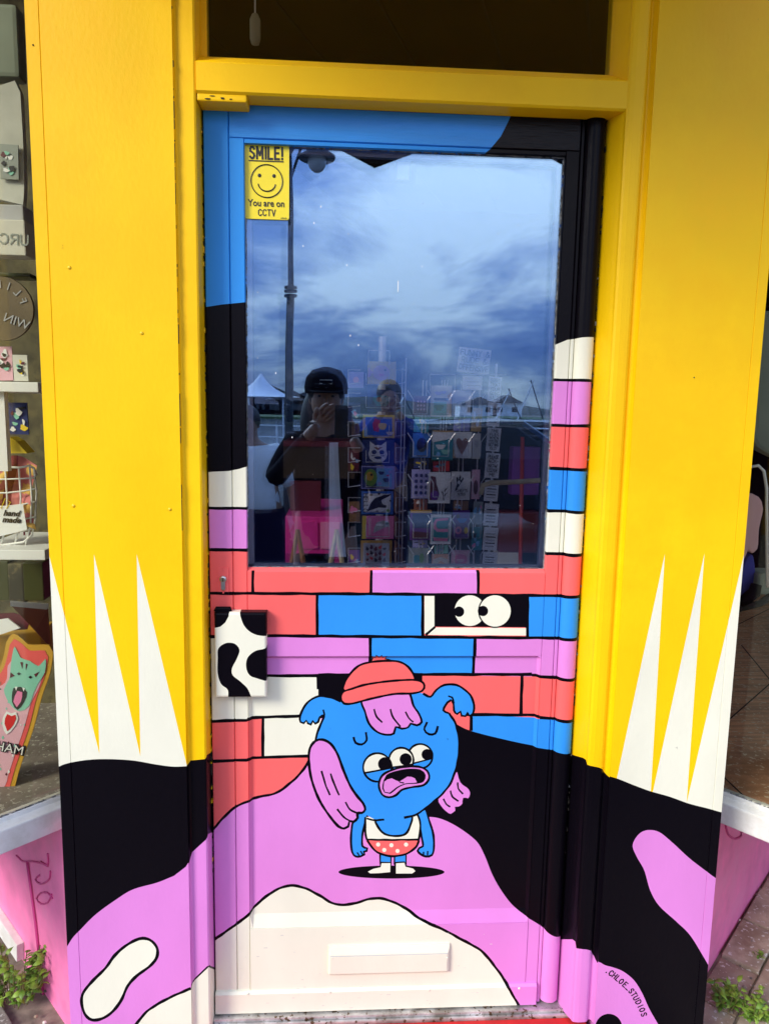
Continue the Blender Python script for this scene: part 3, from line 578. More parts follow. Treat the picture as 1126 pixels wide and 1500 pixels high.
cov = sheet('pull_cover', q0.x, q1.x, q0.z, q1.z, ca, 'cream', fcow, door, [q0.x+t for t in bl]+[q1.x-t for t in bl], [q0.z+t for t in bl]+[q1.z-t for t in bl], .019)
tag(cov, 'white pull cover with black cow spots')
qa = at(316, 893, y=yc+.010); qb = at(337, 893, y=yc+.010); b = MB(); b.tube([(qa.x, yc+.012, q1.z), (qa.x+.001, yc+.012, q1.z+.0055), (qb.x, yc+.012, q1.z+.0055), (qb.x, yc+.012, q1.z)], .0045, 'black', 10); b.box((qa.x, yc+.008, q1.z-.004), (qb.x, yc+.02, q1.z+.008), 'black'); b.build('cover_tab', door, smooth=False, bevel=.002)
# lock: escutcheon plate and euro cylinder
lk = at(327, 851, y=-.003)
ub_ = [lk.x-.0105+.0008, lk.x+.0105-.0008]
sheet('lock_plate', lk.x-.0115, lk.x+.0115, lk.z-.030, lk.z+.028, DOOR_ART, 'coral', flat(-.0022), door, (), (), .0024)
lock = MB(); lock.ball((lk.x, -.004, lk.z+.004), (.0078, .0045, .0078), 'metal', 18, 10); lock.box((lk.x-.0045, -.0065, lk.z-.0175), (lk.x+.0045, -.002, lk.z+.002), 'metal'); lock.ball((lk.x, -.004, lk.z-.0165), (.0045, .0026, .0045), 'metal', 14, 8)
lo = lock.build('lock_cylinder', door, smooth=False, bevel=.0006)
b = MB(); b.tube([(lk.x, -.0086, lk.z+.004), (lk.x, -.0092, lk.z+.004)], .0048, 'brass', 16); b.box((lk.x-.0008, -.0097, lk.z+.0005), (lk.x+.0008, -.0088, lk.z+.0075), 'ink'); b.build('keyway', door)
for dz in (.023, -.026):
    b = MB(); b.ball((lk.x, -.0024, lk.z+dz), (.002, .001, .002), 'coral', 10, 6); b.build('screw', door, smooth=True)
# letter plate
p0 = at(480.5, 1431, y=-.013); p1 = at(659, 1386, y=-.013)
def flet(u, v):
    t = (v-p0.z)/(p1.z-p0.z); k = 0
    for dd in (u-p0.x, p1.x-u, (v-p0.z)): 
        if dd < .004: k = max(k, .005*(1-max(0, dd)/.004))
    if t > .74: k = max(k, .0075*(t-.74)/.26)
    return (u, -.0105+k*.75, v)
sheet('letter_plate', p0.x, p1.x, p0.z, p1.z, [], 'cream', flet, door, [p0.x+.004, p1.x-.004], [p0.z+.004, p0.z+(p1.z-p0.z)*.74, p0.z+(p1.z-p0.z)*.87], .012)
sheet('letter_plate_flap', p0.x+.006, p1.x-.006, p0.z+.006, p0.z+(p1.z-p0.z)*.70, [], 'cream', flat(-.0115), door, (), (), .002)
for px in (487, 655):
    q = at(px, 1404, y=-.013); b = MB(); b.ball((q.x, -.0112, q.z), (.0022, .0014, .0022), 'cream', 10, 6); b.build('screw', door, smooth=True)

m = MB()
for k in range(70):
    q = at(random.uniform(325, 745), random.choice([random.uniform(1365, 1445), random.uniform(1445, 1476)]), y=-.003); yy_ = -.0084 if q.z < z_kick-.004 else -.0014
    if p0.x-.01 < q.x < p1.x+.01 and p0.z-.01 < q.z < p1.z+.01: continue
    w_ = random.uniform(.0008, .005); m.box((q.x-w_, yy_-.0001, q.z-random.uniform(.0002, .0006)), (q.x+w_, yy_+.0002, q.z+.0003), random.choice(['paper', 'card_grey', 'paper_dim', 'paper']))
o = m.build('scuffs', door); o['kind'] = 'stuff'
m = MB(); m.box((p0.x+.005, -.0112, p0.z+(p1.z-p0.z)*.70), (p1.x-.005, -.0102, p0.z+(p1.z-p0.z)*.715), 'card_grey'); m.build('flap_shadow_line', door)  # grey strip painted in as the shadow line above the letter flap

# ================================================================== THE SHOPFRONT
front = empty('shopfront', (0, 0, 0), 'bright yellow shopfront surround with cream spikes and black and lilac waves, round the door', 'shopfront')
yP = -.06; yF = -.05
pL0, pL1 = at(72, 800, y=yP).x, -.4465
pR0, pR1 = .4735, at(1090, 800, y=yP).x
zLow, zTop = -.118, 2.75
LA = Art()
LA.poly([(60, 1128), (72, 812), (146, 1104), (138, 812), (206, 1108), (200.5, 812), (274, 1122), (276, 1150), (60, 1150)], 'cream')
LA.poly([(108, 955), (146, 1104), (143, 990)], 'yellow') if False else None
LA.poly([(0, 1160)]+smooth([(60, 1140), (83, 1125), (100, 1118), (130, 1113), (160, 1112), (195, 1114), (230, 1120), (255, 1123), (280, 1122)]).tolist()+[(300, 1290), (280, 1262), (272, 1270)]+smooth([(255, 1283), (230, 1293), (195, 1303), (170, 1318), (140, 1340), (118, 1362), (106, 1375), (92, 1399), (80, 1425)]).tolist()+[(0, 1440)], 'black')
LIL_L = [(262, 1280), (290, 1255), (300, 1600), (40, 1600), (60, 1440), (80, 1425)]
LA.poly(LIL_L[:0]+[(300, 1262), (276, 1264), (272, 1270)]+smooth([(255, 1283), (230, 1293), (195, 1303), (170, 1318), (140, 1340), (118, 1362), (106, 1375), (92, 1399), (80, 1425)]).tolist()+[(40, 1500), (40, 1620), (320, 1620)], 'lilac')
cl = [(186, 1520), (200, 1500), (215, 1482), (240, 1466), (260, 1456), (280, 1448)]
LA.poly(smooth(cl).tolist()+[(320, 1448), (320, 1640), (160, 1640)], 'cream'); LA.line(cl, 4)
LA.shape([(120, 1470), (122, 1455), (135, 1438), (155, 1418), (168, 1400), (185, 1385), (205, 1375), (220, 1377), (230, 1388), (230, 1402), (220, 1415), (200, 1430), (187, 1445), (178, 1465), (165, 1482), (150, 1492), (135, 1494), (125, 1486)], 'cream', 4.4)
la = to_plane(LA, yP)
RA = Art()
RA.poly([(973, 812), (952, 1170), (900, 1150), (903, 1140)], 'cream'); RA.poly([(1031, 811), (1004, 1190), (950, 1170), (956, 1158)], 'cream'); RA.poly([(1089, 812), (1140, 812), (1140, 1230), (1000, 1195), (1006, 1172)], 'cream')
RA.poly([(870, 1128)]+smooth([(895, 1138), (905, 1141), (930, 1151), (952, 1159), (980, 1167), (1008, 1177), (1035, 1184), (1060, 1191), (1080, 1195)]).tolist()+[(1100, 1700), (850, 1700)], 'black')
RA.poly([(935, 1222), (948, 1216), (965, 1219), (985, 1235), (1010, 1258), (1040, 1281), (1060, 1297), (1080, 1330), (1075, 1450), (1050, 1435), (1030, 1402), (1010, 1370), (990, 1350), (965, 1327), (952, 1305), (943, 1275), (932, 1255), (926, 1238)], 'lilac', True)
sg = [(860, 1408), (876, 1409), (886, 1414), (897, 1417), (912, 1423), (928, 1436), (940, 1455), (950, 1477), (963, 1500), (980, 1530), (990, 1600)]
RA.poly(smooth(sg).tolist()+[(990, 1700), (840, 1700)], 'lilac'); RA.circ((891, 1506), 20, 'black', ry=21)
ra = to_plane(RA, yP)
seamL = at(95, 900, y=yP).x; seamR = (at(1068, 900, y=yP).x+at(1050, 1100, y=yP).x)/2
def fseam(su, y):
    def f(u, v): return (u, y+(.0015 if abs(u-su) < .0004 else 0), v)
    return f
for (a0, a1, su, art) in ((pL0, pL1, seamL, la), (pR0, pR1, seamR, ra)):
    sheet('pilaster', a0, a1, zLow, zTop, art, 'yellow', fseam(su, yP), front, [su-.0011, su, su+.0011], [], .10)
for px, py in ((102, 392), (208, 488), (108, 741), (249, 746), (49, 66)):
    q = at(px, py, y=yP); b = MB(); r_s = .0036 if px != 49 else .0016; b.ball((q.x, yP, q.z), (r_s, .0022, r_s), 'screw' if px != 49 else 'filth', 12, 8); b.build('screw_head', front, smooth=True)
q = at(1016, 553, y=yP); b = MB(); b.ball((q.x, yP, q.z), (.0015, .001, .0015), 'filth', 8, 6); b.build('screw_head', front)
# profiled jambs: paint boundaries given as heights along the profile
def prof_sheet(name, prof, bands, z0, z1, parent, default='yellow'):
    """prof: [(x,y)...]; bands: list of (material, [(s index -> pixel y)...]) filled downward from that line"""
    s = [0]
    for a, b_ in zip(prof[:-1], prof[1:]): s.append(s[-1]+math.dist(a, b_))
    shapes = []
    for mat, ys, wline in bands:
        z = []
        for (x, y), py in zip(prof, ys):
            lo_, hi_ = -.5, 3.0
            for _ in range(40):
                m_ = (lo_+hi_)/2; d = Vector((x, y, m_))-CAM
                v_ = 750-FPX*d.dot(BU)/d.dot(BF)
                if v_ < py: hi_ = m_
                else: lo_ = m_
            z.append(lo_)
        pts = [(s[0]-.01, z[0])]+list(zip(s, z))+[(s[-1]+.01, z[-1])]
        shapes.append(([np.array(pts+[(s[-1]+.01, -1), (s[0]-.01, -1)])], mat))
        if wline: shapes.append((ribbon(pts, wline, wob=.0003), 'black'))
    def f(u, v):
        for i in range(len(s)-1):
            if u <= s[i+1]+1e-9 or i == len(s)-2:
                t = max(0, min(1, (u-s[i])/(s[i+1]-s[i]))); return (prof[i][0]+(prof[i+1][0]-prof[i][0])*t, prof[i][1]+(prof[i+1][1]-prof[i][1])*t, v)
    return sheet(name, 0, s[-1], z0, z1, shapes, default, f, parent, s[1:-1], (), 0)
frame = MB()
# left jamb
PL = [(-.4475, -.030), (-.4465, yP+.002), (-.4455, yP+.001), (-.4435, yF-.003), (-.4400, yF), (-.4105, yF), (-.4075, yF+.002), (-.4065, yF+.005), (-.4065, .035)]
prof_sheet('door_jamb', PL, [('black', [1122, 1122, 1121, 1118, 1114, 1112, 1110, 1106, 1100], 0), ('lilac', [1272, 1268, 1264, 1256, 1248, 1230, 1226, 1222, 1217], 0), ('cream', [1449, 1446, 1443, 1438, 1434, 1416, 1415, 1416, 1420], .004)], -.004, zTop, front)
# right jamb: cove, face, cove
PR = [(.4065, .035), (.4065, .006), (.4085, -.006), (.4115, -.016), (.4150, -.026), (.4190, -.036), (.4230, -.044), (.4245, -.050), (.4290, -.0525), (.4370, -.054), (.4480, -.054), (.4545, -.0535), (.4590, -.0515), (.4620, -.048), (.4650, -.046), (.4680, -.0465), (.4705, -.050), (.4728, -.056), (.4738, yP+.001), (.4745, -.030)]
def lerp_list(keys, n):
    out = []
    for i in range(n):
        for (a, va), (b_, vb_) in zip(keys[:-1], keys[1:]):
            if a <= i <= b_: out.append(va+(vb_-va)*(i-a)/(b_-a)); break
    return out
prof_sheet('door_jamb', PR, [('black', lerp_list([(0, 1104), (1, 1105), (5, 1110), (6, 1113), (7, 1120), (10, 1124), (12, 1127), (15, 1133), (17, 1138), (19, 1140)], 20), 0), ('lilac', lerp_list([(0, 1375), (1, 1376), (5, 1376), (6, 1379), (7, 1389), (10, 1391), (12, 1393), (15, 1400), (17, 1410), (19, 1412)], 20), 0)], -.004, zTop, front)
# transom bar, closing block, transom window
zb0, zb1 = at(600, 148.5, y=yF).z, at(600, 102, y=yF).z
bar = MB()
pr = [(yF+.004, zb0), (yF, zb0+.004), (yF, zb1-.003), (yF+.003, zb1), (.004, zb1+.030), (.03, zb1+.030), (.03, zb0)]
bar.prism([(-.4062, y, z) for y, z in pr], (.8124+.02, 0, 0), 'yellow'); bar.build('transom_bar', front)
ck = at(363, 140, y=-.028); b = MB(); b.box((-.4055, -.046, zb0-.013), (ck.x, .004, zb0+.001), 'yellow'); b.build('frame_block', front, bevel=.003)
b = MB()
for k in range(6): 
    xx = -.395+random.random()*.07; b.ball((xx, -.0465, zb0-.003-.007*random.random()), (.002+.004*random.random(), .0008, .001), 'filth', 6, 4)
o = b.build('grime', front); o['kind'] = 'stuff'
b = MB(); zz0 = zb1+.030
b.box((-.4062, .004, zz0), (-.394, .03, zTop), 'yellow'); b.build('transom_stop', front); b = MB(); b.box((.415, .004, zz0), (.4262, .03, zTop), 'yellow'); b.build('transom_stop', front)
b = MB(); b.box((-.394, .012, zz0), (.415, .016, zTop), 'bay_glass'); b.build('transom_glass', front)
b = MB(); b.box((-.41, -.046, zTop), (.43, .03, zTop+.1), 'yellow'); b.box((pL0, yP, zTop), (pR1, .04, zTop+.5), 'yellow'); b.build('fascia', front)
up = MB(); up.prism([(-.80, .02, 3.22), (.80, .02, 3.22), (5.8, 5.0, 3.22), (5.8, 9, 3.22), (-5.8, 9, 3.22), (-5.8, 5.0, 3.22)], (0, 0, 5.5), 'house_white'); up.build('upper_wall', front)
for sg in (-1, 1):
    for zz_ in (4.2, 6.6):
        wm = MB(); wm.box((sg*.22-.18, .0, zz_), (sg*.22+.18, .019, zz_+1.2), 'pane_dark'); wm.build('upper_window', front)
# black gap round the door
b = MB()
b.box((-.4064, .0, zT+.0015), (.4064, .034, zb0-.0005), 'dark_gap'); b.box((-.4064, .012, -.002), (xL-.0006, .03, zT+.001), 'dark_gap'); b.box((xR+.0004, .012, -.002), (.4064, .03, zT+.001), 'dark_gap'); b.build('door_gap', front)
b = MB()
for i in range(80):                       # crumbs of old paint along the joint
    z = random.uniform(.35, 1.98); b.box((-.4062, -.002+random.random()*.004, z), (-.4040-random.random()*.001, .011, z+.003+random.random()*.007), random.choice(['filth', 'dark_gap', 'filth', 'screw']))
    z = random.uniform(.35, 1.98); b.box((.4036, -.0+random.random()*.004, z), (.4058, .011, z+.003+random.random()*.007), random.choice(['filth', 'dark_gap', 'filth', 'dark_gap', 'caulk']))
o = b.build('flaking_paint', front); o['kind'] = 'stuff'
b = MB(); z = 1.15                         # open crack beside the left pilaster
while z < 2.3:
    h = random.choice([.003, .006, .012, .03, .05])*random.uniform(.6, 1.4); b.box((-.4461, yP-.0004, z), (-.4454+random.random()*.0006, yP+.004, z+h), 'dark_gap'); z += h+random.choice([.002, .004, .01, .03, .07])*random.uniform(.6, 1.4)
o = b.build('crack', front); o['kind'] = 'stuff'
# threshold and step
b = MB(); b.box((-.4060, -.020, -.018), (.4380, .05, .000), 'threshold'); b.build('threshold', front, bevel=.002)
b = MB(); b.box((-.4440, -.028, -.030), (.4640, -.0205, -.007), 'threshold'); b.build('threshold', front, bevel=.003)
b = MB(); b.box((-.4400, -.36, -.119), (.4610, -.0285, -.013), 'red_mat'); b.build('step', front, bevel=.004)
# bay windows, splayed towards the street, and the plinth running back below them
def bay(side):
    sx = 1 if side == 'right' else -1
    if side == 'right': p0 = Vector((.795, .165, 0)); d = Vector((.64, -.77, 0)).normalized()
    else: p0 = Vector((-.762, .165, 0)); d = Vector((-.70, -.71, 0)).normalized()
    zs = .472; ln = .62; n = Vector((-d.y, d.x, 0))*(-1 if side == 'right' else 1)   # outward normal, towards the camera
    if n.dot(CAM-p0) < 0: n = -n
    t = empty('bay_window', p0, 'shop bay window on the '+side+(' with hanging clothes behind the glass' if side == 'right' else ' with a cat sign and wire basket behind the glass'), 'window', 'bay windows beside the door')
    def quad(a, b_, z0, z1, th, mat, out0=0):
        m = MB(); A0 = p0+d*a+n*out0; B0 = p0+d*b_+n*out0
        m.prism([(A0.x, A0.y, z0), (B0.x, B0.y, z0), (B0.x, B0.y, z1), (A0.x, A0.y, z1)], n*th, mat); return m
    quad(0, ln, zs, 2.7, .005, 'bay_glass').build('glass_pane', t)
    quad(-.012, .003, zs-.01, 2.7, .03, 'olive', -.012).build('window_jamb', t)
    quad(ln, ln+.06, zs-.07, 2.75, .06, 'yellow', -.03).build('corner_post', t)
    m = quad(-.09, ln+.08, zs-.062, zs-.006, .075, 'white_gloss', -.03); m.build('window_sill', t, bevel=.004)
    m = quad(-.09, ln+.08, zs-.030, zs+.004, .025, 'white_gloss', -.012); m.build('sill_board', t, bevel=.003)
    quad(-.05, ln+.08, 2.7, 3.2, .06, 'yellow', -.03).build('head_board', t)
    m = MB()
    for i in range(60):
        a = i/60*ln; A0 = p0+d*a+n*.0052; m.prism([A0+Vector((0, 0, zs)), A0+d*.010+Vector((0, 0, zs)), A0+d*.010+Vector((0, 0, zs+.003+.006*random.random())), A0+Vector((0, 0, zs+.002+.006*random.random()))], n*.003, 'caulk')
    o = m.build('putty_line', t); o['kind'] = 'stuff'
    c0 = p0+d*(ln+.07); c1 = Vector((2.68, 1.12, 0)) if side == 'right' else Vector((-2.28, 1.30, 0))
    w2 = MB(); nn2 = Vector((c1.y-c0.y, -(c1.x-c0.x), 0)).normalized()
    if nn2.y > 0: nn2 = -nn2
    for z0_, z1_, mt_, th_ in ((zs-.07, .62, 'yellow', .05), (.62, 2.9, 'bay_glass', .006), (2.9, 3.2, 'yellow', .05)):
        w2 = MB(); w2.prism([Vector((c0.x, c0.y, z0_)), Vector((c1.x, c1.y, z0_)), Vector((c1.x, c1.y, z1_)), Vector((c0.x, c0.y, z1_))], -nn2*th_, mt_); w2.build('side_glass' if mt_ == 'bay_glass' else 'side_panel', t)
    return t, p0, d, n
bayL = bay('left'); bayR = bay('right')
for side in (-1, 1):
    pl = empty('plinth_wall', (side*.74, .05, 0), 'pink painted plinth running back under the '+('left' if side < 0 else 'right')+' shop window'+(', with scroll marks' if side < 0 else ', beside the brown paving'), 'wall', 'pink plinth walls')
    if side > 0: g0, g1 = Vector((.75, .08, 0)), Vector((1.75, 1.08, 0))
    else: g0, g1 = Vector((-.735, .055, 0)), Vector((-1.80, 1.26, 0))
    d = (g1-g0).normalized(); nn_ = Vector((d.y, -d.x, 0)); nn_ = nn_ if nn_.y < 0 else -nn_
    b = MB(); b.prism([g0+Vector((0, 0, -.2)), g1+Vector((0, 0, -.2)), g1+Vector((0, 0, .44)), g0+Vector((0, 0, .44))], -nn_*.12, 'plinth_pink'); b.build('wall', pl)
    if side < 0:
        # narrow raised strip next to the pilaster, corner bead, skirting board and scrolls
        def on(px, py, out=0):
            dd = BF+BR*((px-563)/FPX)-BU*((py-750)/FPX); t_ = (g0+nn_*out-CAM).dot(nn_)/dd.dot(nn_); return CAM+dd*t_
        b = MB(); b.tube([on(40, 1262, .004), on(52, 1350, .004), on(66, 1480, .004)], .0035, 'plinth_deep', 8); b.build('corner_bead', pl, smooth=True)
        b = MB(); b.prism([on(-60, 1238, .0), on(-60, 1262, .0), on(36, 1404, .0), on(36, 1380, .0)], nn_*.02, 'white_gloss'); b.build('skirting_board', pl, bevel=.002)
        for pts in ([(24, 1253), (34, 1262), (48, 1262), (70, 1267)], [(70, 1250), (71, 1262), (70, 1269), (60, 1262)], [(74, 1276), (72, 1288), (60, 1295), (52, 1288), (58, 1282)], [(76, 1310), (70, 1322), (60, 1324), (54, 1316), (60, 1308), (70, 1308), (77, 1316)]):
            L_ = smooth(pts, False, 4); b = MB(); b.tube([on(p[0], p[1], .002) for p in L_], .0022, 'plinth_deep', 6); b.build('painted_scroll', pl, smooth=True)
    else:
        def on(px, py, out=0):
            dd = BF+BR*((px-563)/FPX)-BU*((py-750)/FPX); t_ = (g0+nn_*out-CAM).dot(nn_)/dd.dot(nn_); return CAM+dd*t_
        L_ = smooth([(1062, 1208), (1066, 1222), (1076, 1229), (1085, 1224), (1083, 1213), (1074, 1211)], False, 4); b = MB(); b.tube([on(p[0], p[1], .002) for p in L_], .003, 'plinth_deep', 6); b.build('painted_scroll', pl, smooth=True)

# signature, lettered along the wave on the right pilaster
sgc = smooth([(886, 1420), (894.5, 1424.5), (903, 1431), (911, 1438), (919, 1445), (926, 1453), (931, 1461), (936, 1470), (941, 1481), (944, 1490)], False, 1)
acc = [0]
for a_, b_ in zip(sgc[:-1], sgc[1:]): acc.append(acc[-1]+np.linalg.norm(b_-a_))
txt = ".CHLOE_STUDIOS"
for i, ch in enumerate(txt):
    s_ = (i+.4)/len(txt)*(acc[-1]-2); k = int(np.searchsorted(acc, s_)); k = min(max(k, 1), len(sgc)-2)
    p = sgc[k]; tdir = sgc[k+1]-sgc[k-1]; ang = math.atan2(tdir[1], tdir[0])
    q = at(p[0], p[1]+(1 if ch != '.' else 0), y=yP-.0006)
    strokes(ch, .0135*max([max(p_[0] for p_ in st_) for st_ in GLY[ch]]), .0125, 'black', front, facing(q.x, yP-.0006, q.z, ang), pen=.19, name='signature_letter')

# ================================================================== SIGNS ON THE GLASS
yS = .0105
a_, b_ = at(357, 320, y=yS), at(423.5, 209, y=yS)
sgn = empty('warning_sign', ((a_.x+b_.x)/2, yS, a_.z), 'yellow smiley CCTV warning sign in the top left corner of the door glass', 'sign')
m = MB(); cr_ = .005; ring = []
for cx, cz, a0 in ((b_.x-cr_, b_.z-cr_, 0), (a_.x+cr_, b_.z-cr_, 90), (a_.x+cr_, a_.z+cr_, 180), (b_.x-cr_, a_.z+cr_, 270)):
    for k in range(6): t = math.radians(a0+k*18); ring.append((cx+cr_*math.cos(t), yS, cz+cr_*math.sin(t)))
m.prism(ring, (0, .003, 0), 'sign_yellow'); m.build('sign_plate', sgn)
W_ = b_.x-a_.x; H_ = b_.z-a_.z; cx = (a_.x+b_.x)/2; yy = yS-.0006
strokes('SMILE!', W_*.70, H_*.145, 'ink', sgn, facing(cx, yy, b_.z-H_*.145), pen=.19, gap=.34)
m = MB(); m.box((cx-W_*.38, yy-.0003, b_.z-H_*.255), (cx+W_*.38, yy, b_.z-H_*.241), 'ink'); m.build('underline', sgn)
fc = (cx+.001, a_.z+H_*.495); R_ = W_*.345
m = MB(); m.tube([(fc[0]+R_*math.cos(t), yy, fc[1]+R_*math.sin(t)) for t in np.linspace(0, 2*math.pi, 48, False)], .0011, 'ink', 6, True); m.build('face_ring', sgn)
for s_ in (-1, 1):
    m = MB(); m.ball((fc[0]+s_*R_*.46, yy, fc[1]+R_*.33), (.0036, .0006, .0036), 'ink'); m.build('face_eye', sgn)
m = MB(); m.tube([(fc[0]+R_*.55*math.cos(t), yy, fc[1]-R_*.12+R_*.5*math.sin(t)) for t in np.linspace(math.pi*1.04, math.pi*1.96, 20)], .0012, 'ink', 6); m.build('face_smile', sgn)
lettering('You are on', .0185, 'ink', sgn, facing(cx, yy, a_.z+H_*.205), bold=.012, width=W_*.80)
strokes('CCTV', W_*.37, H_*.078, 'ink', sgn, facing(cx+.001, yy, a_.z+H_*.085), pen=.17, gap=.25)
lettering('w3.s.uk', .004, 'ink', sgn, facing(cx+W_*.38, yy, a_.z+H_*.022), name='small_print')
a_, b_ = at(569, 268, y=.0385), at(610, 214, y=.0385)
st = empty('sticker', ((a_.x+b_.x)/2, .0385, a_.z), 'small grey and white square sticker at the top middle of the door glass', 'sticker')
m = MB(); m.box((a_.x, .0383, a_.z), (b_.x, .0388, b_.z), 'sticker'); m.build('backing', st)
a2, b2 = at(581, 263, y=.0378), at(600, 237, y=.0378); m = MB(); m.box((a2.x, .0372, a2.z), (b2.x, .0378, b2.z), 'card_white'); m.build('label_patch', st)
# scratches and drips on the glass
m = MB()
for px, py, l in [(583, 412, 26), (508, 388, 2), (460, 326, 3), (470, 302, 3), (444, 360, 2), (513, 491, 3), (525, 505, 3), (404, 546, 3), (428, 640, 3), (618, 390, 2)]:
    q = at(px, py, y=.0128); m.box((q.x-.0007, .0126, q.z-.0008*l), (q.x+.0007, .0132, q.z+.0008), 'card_white')
for k in range(40):
    q = at(random.uniform(365, 820), random.uniform(240, 825), y=.0128); s_ = random.uniform(.0003, .0009); m.box((q.x-s_, .0127, q.z-s_), (q.x+s_, .0131, q.z+s_), 'card_grey')
o = m.build('glass_specks', door); o['kind'] = 'stuff'

# ================================================================== GROUND NEAR THE SHOP
zg = -.12
gr_ = MB(); gr_.box((-1500, -2500, zg-.5), (1500, 1500, zg-.012), 'soil'); tag(gr_.build('ground'), kind='structure')
pv = empty('pavement', (0, 0, zg), kind='structure')
u_ = Vector((1, 1, 0)).normalized(); v_ = Vector((1, -1, 0)).normalized()
base = MB(); base.box((-.1, -.05, -.03), (.1, .05, .0), 'paver')
me0 = None
cnt = 0
def block(c, rz, L_, W2, mat, dz):
    global me0, cnt
    if (mat, L_) not in _blk:
        bb = MB(); bb.box((-L_/2+.0035, -W2/2+.0035, -.04), (L_/2-.0035, W2/2-.0035, 0), mat); oo = bb.build('paving_block', None, bevel=.003); _blk[(mat, L_)] = oo.data; bpy.data.objects.remove(oo)
    o = bpy.data.objects.new('paving_block', _blk[(mat, L_)]); COL.objects.link(o); o.parent = pv; o.location = (c.x, c.y, dz); o.rotation_euler = (random.uniform(-.012, .012), random.uniform(-.012, .012), rz+random.uniform(-.01, .01)); cnt += 1
_blk = {}
for i in range(-3, 14):
    for j in range(0, 11):
        c = Vector((.75, .08, 0))+u_*(.2*i+(.1 if j % 2 else 0))+v_*(.058+.105*j)
        if c.x > .79 and c.y > -.75 and c.x < 1.9: block(c, math.radians(45), .2, .105, random.choice(['paver', 'paver', 'paver_dark']), random.uniform(-.005, .005))
for i in range(0, 9):
    for j in range(0, 5):
        c = Vector((-.86, -.10, 0))+Vector((-.66, .75, 0))*(.4*(i-3))*1.0+Vector((-.75, -.66, 0))*(.1+.4*j)
        if c.x < -.80: block(c, math.radians(131), .4, .4, 'stone', random.uniform(-.006, .002))
m = MB()
for k in range(500):
    s_ = random.choice((-1, 1)); c = Vector((s_*random.uniform(.76, 1.6), random.uniform(-.5, .8), zg-.004+random.random()*.008)); r0 = random.uniform(.002, .006)
    m.ball(c, (r0, r0*.8, r0*.6), random.choice(['stone', 'paper', 'soil', 'paver']), 5, 3)
tag(m.build('grit'), kind='stuff')
# weeds
def leaf_mesh():
    me = bpy.data.meshes.new('leaf'); vs = []; fs = []
    W4 = [0, .32, .44, .36, .2, 0]; n = len(W4)
    for i, w4 in enumerate(W4):
        t = i/(n-1); z = .18*math.sin(t*math.pi)-.1*t
        vs += [(t, -w4*.75*(1+.15*(i % 2)), z-.04), (t, 0, z+.03), (t, w4*.75*(1+.15*(i % 2)), z-.04)]
    for i in range(n-1):
        for j in (0, 1): fs.append((i*3+j, i*3+j+1, i*3+j+4, i*3+j+3))
    me.from_pydata(vs, [], fs); return me
LM = []
for k in ('leaf', 'leaf_pale'):
    me = leaf_mesh(); me.materials.append(MAT(k)); me.polygons.foreach_set('use_smooth', [True]*len(me.polygons)); LM.append(me)
def weed(centre, spread, height, n, label, size=.02, group=None):
    t = empty('weed', centre, label, 'weed', group)
    sm = MB(); tips = []
    for k in range(max(4, n//8)):
        a = random.uniform(0, 2*math.pi); r0 = spread*math.sqrt(random.random()); x, y = r0*math.cos(a), r0*math.sin(a)*.7; h = height*random.uniform(.45, 1)
        P3 = [(x*.4, y*.4, 0), (x*.75, y*.75, h*.55), (x, y, h)]; sm.tube([Vector(p)+Vector(centre) for p in P3], .0012, 'stem', 5); tips.append(P3)
    sm.build('stem', t)
    for k in range(n):
        P3 = random.choice(tips); f = random.uniform(.15, 1); a = Vector(P3[0]).lerp(Vector(P3[1]), min(1, f*2)) if f < .5 else Vector(P3[1]).lerp(Vector(P3[2]), (f-.5)*2)
        o = bpy.data.objects.new('leaf', LM[1] if random.random() < .45+.4*(f > .7) else LM[0]); COL.objects.link(o); o.parent = t
        s_ = size*random.uniform(.6, 1.25); o.location = a; o.scale = (s_, s_*random.uniform(.7, 1), s_); o.rotation_euler = (random.uniform(-.5, .5), random.uniform(-.7, .35), random.uniform(0, 2*math.pi))
def gp(px, py, z=zg): 
    q = at(px, py, z=z); return q
q = gp(20, 1470); weed((q.x, q.y, zg), .095, .15, 260, 'leafy green weed growing at the foot of the pink plinth on the left', .026)
q = gp(1062, 1478); weed((q.x, q.y, zg), .045, .085, 120, 'leafy green weed on the paving right beside the pilaster foot', .021)
q = gp(1100, 1490); weed((q.x, q.y, zg), .06, .06, 150, 'low spreading green weed at the bottom right corner of the paving', .019)
q = gp(1110, 1402); weed((q.x, q.y, zg), .02, .02, 14, 'tiny green sprout in a joint between two paving blocks', .014)
# ================================================================== INSIDE THE SHOP
def room(name, a, b_, mat): 
    m = MB(); m.box(a, b_, mat); return tag(m.build(name), kind='structure')
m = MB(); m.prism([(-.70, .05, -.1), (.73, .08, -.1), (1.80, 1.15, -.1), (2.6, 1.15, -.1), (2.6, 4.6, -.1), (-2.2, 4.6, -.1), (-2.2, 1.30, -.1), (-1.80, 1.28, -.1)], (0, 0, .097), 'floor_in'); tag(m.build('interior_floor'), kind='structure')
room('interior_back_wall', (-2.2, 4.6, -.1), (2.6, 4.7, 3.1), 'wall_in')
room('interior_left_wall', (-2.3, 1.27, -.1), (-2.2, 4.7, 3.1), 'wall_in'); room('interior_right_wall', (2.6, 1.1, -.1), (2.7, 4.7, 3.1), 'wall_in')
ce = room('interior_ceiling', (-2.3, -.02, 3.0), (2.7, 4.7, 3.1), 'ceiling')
for k in range(12):
    m = MB(); x0 = -2.2+.42*k; m.prism([(x0, .2, 2.994), (x0+.012, .2, 2.994), (x0+1.6+.012, 4.5, 2.994), (x0+1.6, 4.5, 2.994)], (0, 0, .005), 'ceiling_line'); m.build('ceiling_seam', ce)
